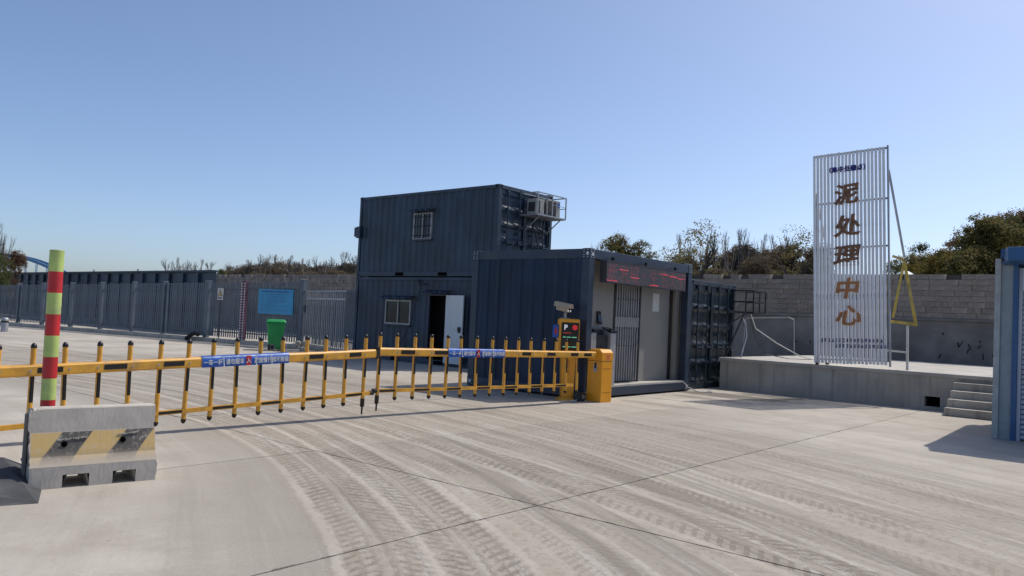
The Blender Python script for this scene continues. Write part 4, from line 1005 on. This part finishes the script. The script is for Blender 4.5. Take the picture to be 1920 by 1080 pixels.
# navy ribbed wall behind the fence
nd = Vector((-.74, .672, 0)).normalized(); N0 = Vector((-13.7, 36, 0)); nw = thing('steel_hoarding', 'navy ribbed steel hoarding running behind the palisade fence', 'hoarding', N0, math.atan2(-nd.y, -nd.x))
NH = 2.95
for k in range(24):
    x = -(k+1)*1.55
    p = MB().box(x+.01, x+1.54, 0, .05, 0, NH).build('panel', NAVY, nw)
    MB().box(x, x+.09, -.13, -.002, .3, NH-.06).build('rib', NAVY, p)
    if k % 4 == 1: MB().box(x+.7, x+.78, -.05, .02, NH+.081, NH+.2).build('cap_light', OFFW, p)
MB().box(-24*1.55, .05, -.16, .08, NH+.001, NH+.08).build('cap_rail', NAVY, nw); MB().box(-24*1.55, .0, -.07, -.002, NH-.62, NH-.54).build('mid_rail', NAVY, nw)

# ------------------------------------------------------------------ far bridge
br = thing('arch_bridge', 'pale blue steel arch bridge in the far distance', 'bridge', (-163, 250, 0), 0)
HSP, RISE, DK = 26, 9.2, 4.6
for y in (-2.5, 2.5):
    b = MB(); pts = [(-HSP+2*HSP*k/30, y, DK+RISE*(1-((k/15-1)**2))) for k in range(31)]
    for p, q in zip(pts, pts[1:]): b.beam(p, q, .5, .9)
    rb_ = b.build('arch_rib', BRIDGE, br)
    for k in range(2, 29, 2): MB().tube((pts[k][0], y, DK), (pts[k][0], y, pts[k][2]), .12, 5).build('hanger', BRIDGE, rb_)
box('deck', BRIDGE, br, -HSP-40, HSP+40, -4, 4, DK-1, DK)
for x in (-HSP, HSP): box('pier', CONC_L, br, x-1, x+1, -3.5, 3.5, -1, DK-1)

# ------------------------------------------------------------------ trees
def leaf_crown(seed, nclump=150, per=26, leaf=.05, gap=.0, top=.55):
    """unit crown: x,y in -0.5..0.5, z in 0..1"""
    r = random.Random(seed); b = MB(); lobes = []
    for _ in range(11):
        a = r.random()*6.283; z = r.uniform(.25, .88); rad = (.34*math.sin(math.pi*min(1, max(.05, z*.92+.05)))**.7)*r.uniform(.4, 1.05)
        lobes.append((Vector((rad*math.cos(a), rad*math.sin(a), z)), r.uniform(.13, .22)))
    lobes.append((Vector((0, 0, .55)), .26)); lobes.append((Vector((0, 0, .86)), .13))
    for _ in range(nclump):
        c, rad = r.choice(lobes); d = Vector((r.gauss(0, 1), r.gauss(0, 1), r.gauss(.25, 1))).normalized()
        cc = c + Vector((d.x, d.y, d.z*.8))*rad*r.uniform(.75, 1.05); cr = r.uniform(.03, .065)
        for _ in range(per):
            p = cc + Vector((r.gauss(0, 1), r.gauss(0, 1), r.gauss(0, .7)))*cr*.6
            nrm = (d + Vector((r.gauss(0, .6), r.gauss(0, .6), r.gauss(.3, .6)))).normalized(); a = nrm.orthogonal().normalized(); q = Quaternion(nrm, r.random()*6.28); a = q @ a; c2 = nrm.cross(a); s = leaf*r.uniform(.5, 1.1)
            b.add([p-a*s*.5, p+c2*s*.35, p+a*s*.5, p-c2*s*.35], [(0, 1, 2, 3)])
    return b
def limbs(b, seed, depth, p, d, ln, r0, spread, rr=None, upb=.25, n=4):
    rr = rr or random.Random(seed)
    q = p + d*ln
    b.tube(p, q, r0, n, r0*.66, cap=False)
    if depth == 0: return
    for k in range(rr.choice((2, 3, 3)) if depth > 1 else 3):
        nd_ = (d + Vector((rr.gauss(0, spread), rr.gauss(0, spread), rr.gauss(upb, .12)))).normalized()
        st = p + d*ln*(rr.uniform(.45, 1.) if k else 1.)
        limbs(b, 0, depth-1, st, nd_, ln*rr.uniform(.62, .82), r0*.6, spread, rr, upb, 3)
def trunk_mesh(seed):
    b = MB(); rr = random.Random(seed); b.tube((0, 0, -.05), (0, 0, .35), .035, 8, .025, cap=False)
    for k in range(6):
        a = rr.random()*6.28; limbs(b, 0, 1, Vector((0, 0, rr.uniform(.2, .4))), Vector((math.cos(a)*.6, math.sin(a)*.6, .8)).normalized(), rr.uniform(.2, .3), .016, .3, rr)
    return b
crowns = {}
for kd in 'gordy':
    crowns[kd] = [leaf_crown(ord(kd)*7+k, 340, 34, .029).mesh('crown', LEAF[kd]) for k in range(3 if kd in 'grd' else 2)]
crowns['s'] = [leaf_crown(55+k, 210, 12, .024).mesh('crown', LEAF['s']) for k in range(2)]
trunks = [trunk_mesh(k).mesh('trunk', BARK) for k in range(3)]
bares = []
for k in range(5):
    b = MB(); rr = random.Random(40+k); b.tube((0, 0, -.05), (0, 0, .3), .02, 6, .016, cap=False)
    limbs(b, 0, 5, Vector((0, 0, .28)), Vector((rr.gauss(0, .05), rr.gauss(0, .05), 1)).normalized(), .2, .015, .3, rr, .42)
    for q in range(3): a = rr.random()*6.28; limbs(b, 0, 4, Vector((0, 0, .12+.06*q)), Vector((math.cos(a)*.4, math.sin(a)*.4, 1)).normalized(), .19, .011, .28, rr, .4)
    zm = max(v[2] for v in b.v); b.v = [(x/zm, y/zm, z/zm) for x, y, z in b.v]; xm = max(max(abs(v[0]), abs(v[1])) for v in b.v); b.v = [(x/xm*.5, y/xm*.5, z) for x, y, z in b.v]
    bares.append((b.mesh('branches', BARKL if k % 2 else BARK), None))
TREES = [(26.3, 52, 6.89, 2.5, 'o', 'R'), (32.4, 62, 8.96, 3.4, 'g', 'R'), (27.5, 50, 7.3, 2.6, 'y', 'R'), (37.3, 66, 9.84, 3.6, 'g', 'R'), (37.3, 64, 10.04, 3.5, 'r', 'R'), (37.5, 62, 10.09, 3.0, 'g', 'R'), (33.4, 54, 9.24, 2.2, 'g', 'R'), (46.6, 74, 13.12, 4.8, 'r', 'R'), (49.6, 76, 13.83, 5.7, 'r', 'R'), (37.3, 58, 9.48, 3.2, 'o', 'R'), (28.6, 48, 7.0, 2.3, 'g', 'R'), (23.9, 48, 5.99, 1.6, 'g', 'R'), (44.8, 66, 11.51, 5.0, 'r', 'R'), (31.0, 50, 7.74, 2.4, 'o', 'R'), (26.2, 46, 6.4, 1.6, 'g', 'R'), (13.1, 56, 8.4, 4.2, 's', 'M'), (22.4, 60, 8.92, 3.7, 's', 'M'), (19.3, 66, 8.22, 3.6, 'd', 'M'), (20.9, 64, 7.59, 3.1, 'd', 'M'), (23.7, 66, 8.43, 4.1, 'd', 'M'), (23.2, 60, 7.71, 2.9, 'd', 'M'), (17.5, 66, 7.28, 3.2, 'd', 'M'), (14.8, 66, 7.01, 3.2, 'd', 'M'), (15.9, 62, 8.99, 2.5, 'b', 'M'), (16.3, 60, 8.46, 2.3, 'b', 'M'), (18.5, 64, 9.15, 2.4, 'b', 'M'), (18.9, 62, 8.88, 2.5, 'b', 'M'), (21.0, 66, 9.03, 2.3, 'b', 'M'), (22.9, 68, 9.22, 2.8, 'b', 'M'), (14.2, 66, 8.71, 2.7, 'b', 'M'), (16.8, 68, 9.13, 2.8, 'b', 'M'), (23.2, 66, 9.04, 2.5, 'b', 'M'), (8.3, 62, 7.91, 3.2, 'o', 'M'), (10.0, 62, 7.56, 2.3, 'o', 'M'), (7.1, 64, 7.65, 2.2, 'b', 'M'), (-52.9, 120, 8.2, 3.3, 'b', 'L'), (-51.4, 120, 8.52, 3.3, 'b', 'L'), (-50.9, 122, 8.19, 3.3, 'b', 'L'), (-47.2, 118, 8.23, 3.2, 'b', 'L'), (-46.6, 120, 8.0, 2.9, 'b', 'L'), (-22.5, 60, 4.21, 0.9, 'g', 'L'), (-31.9, 88, 5.41, 3.1, 'd', 'L'), (-32.8, 95, 6.12, 3.4, 'd', 'L'), (-29.8, 90, 6.12, 3.2, 'd', 'L'), (-30.5, 97, 6.96, 3.4, 'd', 'L'), (-27.3, 92, 6.88, 3.3, 'd', 'L'), (-27.8, 99, 7.16, 3.5, 'd', 'L'), (-24.7, 94, 6.57, 3.3, 'd', 'L'), (-21.8, 89, 6.49, 3.2, 'd', 'L'), (-21.8, 96, 6.9, 3.4, 'd', 'L'), (-19.1, 91, 7.06, 3.2, 'd', 'L'), (-18.9, 98, 7.64, 3.5, 'd', 'L'), (-33.0, 93, 5.47, 3.3, 'd', 'L'), (-26.9, 88, 5.94, 3.1, 'd', 'L'), (-24.1, 95, 6.33, 3.4, 'd', 'L'), (-19.8, 90, 6.22, 3.2, 'd', 'L'), (-30.1, 84, 6.11, 2.5, 'b', 'L'), (-28.9, 89, 7.5, 2.7, 'b', 'L'), (-26.6, 84, 7.32, 2.5, 'b', 'L'), (-27.2, 89, 7.52, 2.7, 'b', 'L'), (-24.2, 84, 7.14, 2.5, 'b', 'L'), (-24.4, 89, 6.86, 2.7, 'b', 'L'), (-21.9, 84, 6.84, 2.5, 'b', 'L'), (-22.0, 89, 7.64, 2.7, 'b', 'L'), (-19.6, 84, 7.24, 2.5, 'b', 'L'), (-19.6, 89, 8.24, 2.7, 'b', 'L'), (-17.8, 84, 7.38, 2.5, 'b', 'L'), (-18.0, 89, 7.89, 2.7, 'b', 'L'), (-28.3, 84, 6.43, 2.5, 'b', 'L'), (-26.3, 89, 7.01, 2.7, 'b', 'L'), (-20.1, 84, 6.81, 2.5, 'b', 'L'), (-23.9, 89, 7.25, 2.7, 'b', 'L'), (-32.0, 50, 4.34, 1.3, 'r', 'F'), (-30.4, 46, 3.94, 1.4, 'g', 'F'), (-31.9, 48, 5.92, 2.0, 'b', 'F')]
rf = random.Random(77)
TREES = [(x, y, z, w*1.25, k, sd_) if (k == 'd' and sd_ == 'L') else (x, y, z, w, k, sd_) for x, y, z, w, k, sd_ in TREES]
for k in range(18):
    u = -.37+k*.0098; y = rf.uniform(78, 104); TREES.append((round(u*y, 1), round(y, 1), round(1.5+y*(.034+.014*(k/18)+rf.uniform(-.006, .006)), 2), round(rf.uniform(3.2, 4.6), 1), 'd', 'L'))
for k in range(34):
    y = rf.uniform(46, 82); u = rf.uniform(.49, .70); x = u*y
    line = 7.0 + (u-.49)/.2*7.4*(y/70); TREES.append((round(x, 1), round(y, 1), round(line*rf.uniform(.62, .93), 2), round(rf.uniform(2.4, 4.2), 1), rf.choice('gorrogod'), 'R'))
for k in range(14):
    y = rf.uniform(56, 72); u = rf.uniform(.2, .40); TREES.append((round(u*y, 1), round(y, 1), round(rf.uniform(5.9, 7.4)*y/64, 2), round(rf.uniform(2.6, 3.6), 1), rf.choice('ddg'), 'M'))
TREES = [(x, y, z*1.07 if sd_ == 'M' else z, w, k, sd_) for x, y, z, w, k, sd_ in TREES]
ORD = ['first', 'second', 'third', 'fourth', 'fifth', 'sixth', 'seventh', 'eighth', 'ninth', 'tenth', 'eleventh', 'twelfth', 'thirteenth', 'fourteenth', 'fifteenth', 'sixteenth', 'seventeenth', 'eighteenth', 'nineteenth', 'twentieth', 'twenty-first', 'twenty-second'] + ['twenty-'+w_ for w_ in ('third', 'fourth', 'fifth', 'sixth', 'seventh', 'eighth', 'ninth')] + ['thirtieth'] + ['thirty-'+w_ for w_ in ('first', 'second', 'third', 'fourth', 'fifth', 'sixth', 'seventh', 'eighth', 'ninth')]
KIND = {'g': 'dark green leafy tree', 'o': 'olive leafy tree', 'y': 'yellowish round tree', 'r': 'russet brown tree', 'd': 'dull brown bushy tree', 's': 'sparse pale-leaved tree', 'b': 'bare leafless tree'}
WHERE = {'R': 'on the hillside right of the sign', 'M': 'behind the wall left of the sign', 'L': 'beyond the fence left of the containers', 'F': 'at the far left edge'}
GRP = {'R': 'trees on the right hillside', 'M': 'trees behind the wall', 'L': 'trees beyond the fence', 'F': 'trees at the far left'}
counts = {}
for T in TREES: counts.setdefault((T[4], T[5]), []).append(T[0]/T[1])
rt_ = random.Random(21)
for i, (x, y, zt, w, kd, side) in enumerate(TREES):
    z0 = hill_h(x, y) if x > 0 else (bank_h(x, y) if y > 62 else -.06)
    lst = sorted(counts[(kd, side)]); k = lst.index(x/y)
    lab = KIND[kd]+' '+WHERE[side] if len(lst) == 1 else f'{KIND[kd]} {WHERE[side]}, {ORD[k]} from left'
    t = thing('bare_tree' if kd == 'b' else 'leafy_tree', lab, 'tree', (x, y, z0), rt_.random()*6.28, GRP[side])
    H = zt - z0
    if kd == 'b':
        bm0 = rt_.choice(bares)[0]; link('trunk', bm0, t, scale=(w*1.1, w*1.1, H))
    else:
        ch = min(H*.96, max(w*1.8, 3.4)); ww = w*1.6
        link('crown', rt_.choice(crowns[kd]), t, (0, 0, H-ch), scale=(ww, ww, ch))
        link('trunk', rt_.choice(trunks), t, scale=(ww*.95, ww*.95, H*.98))
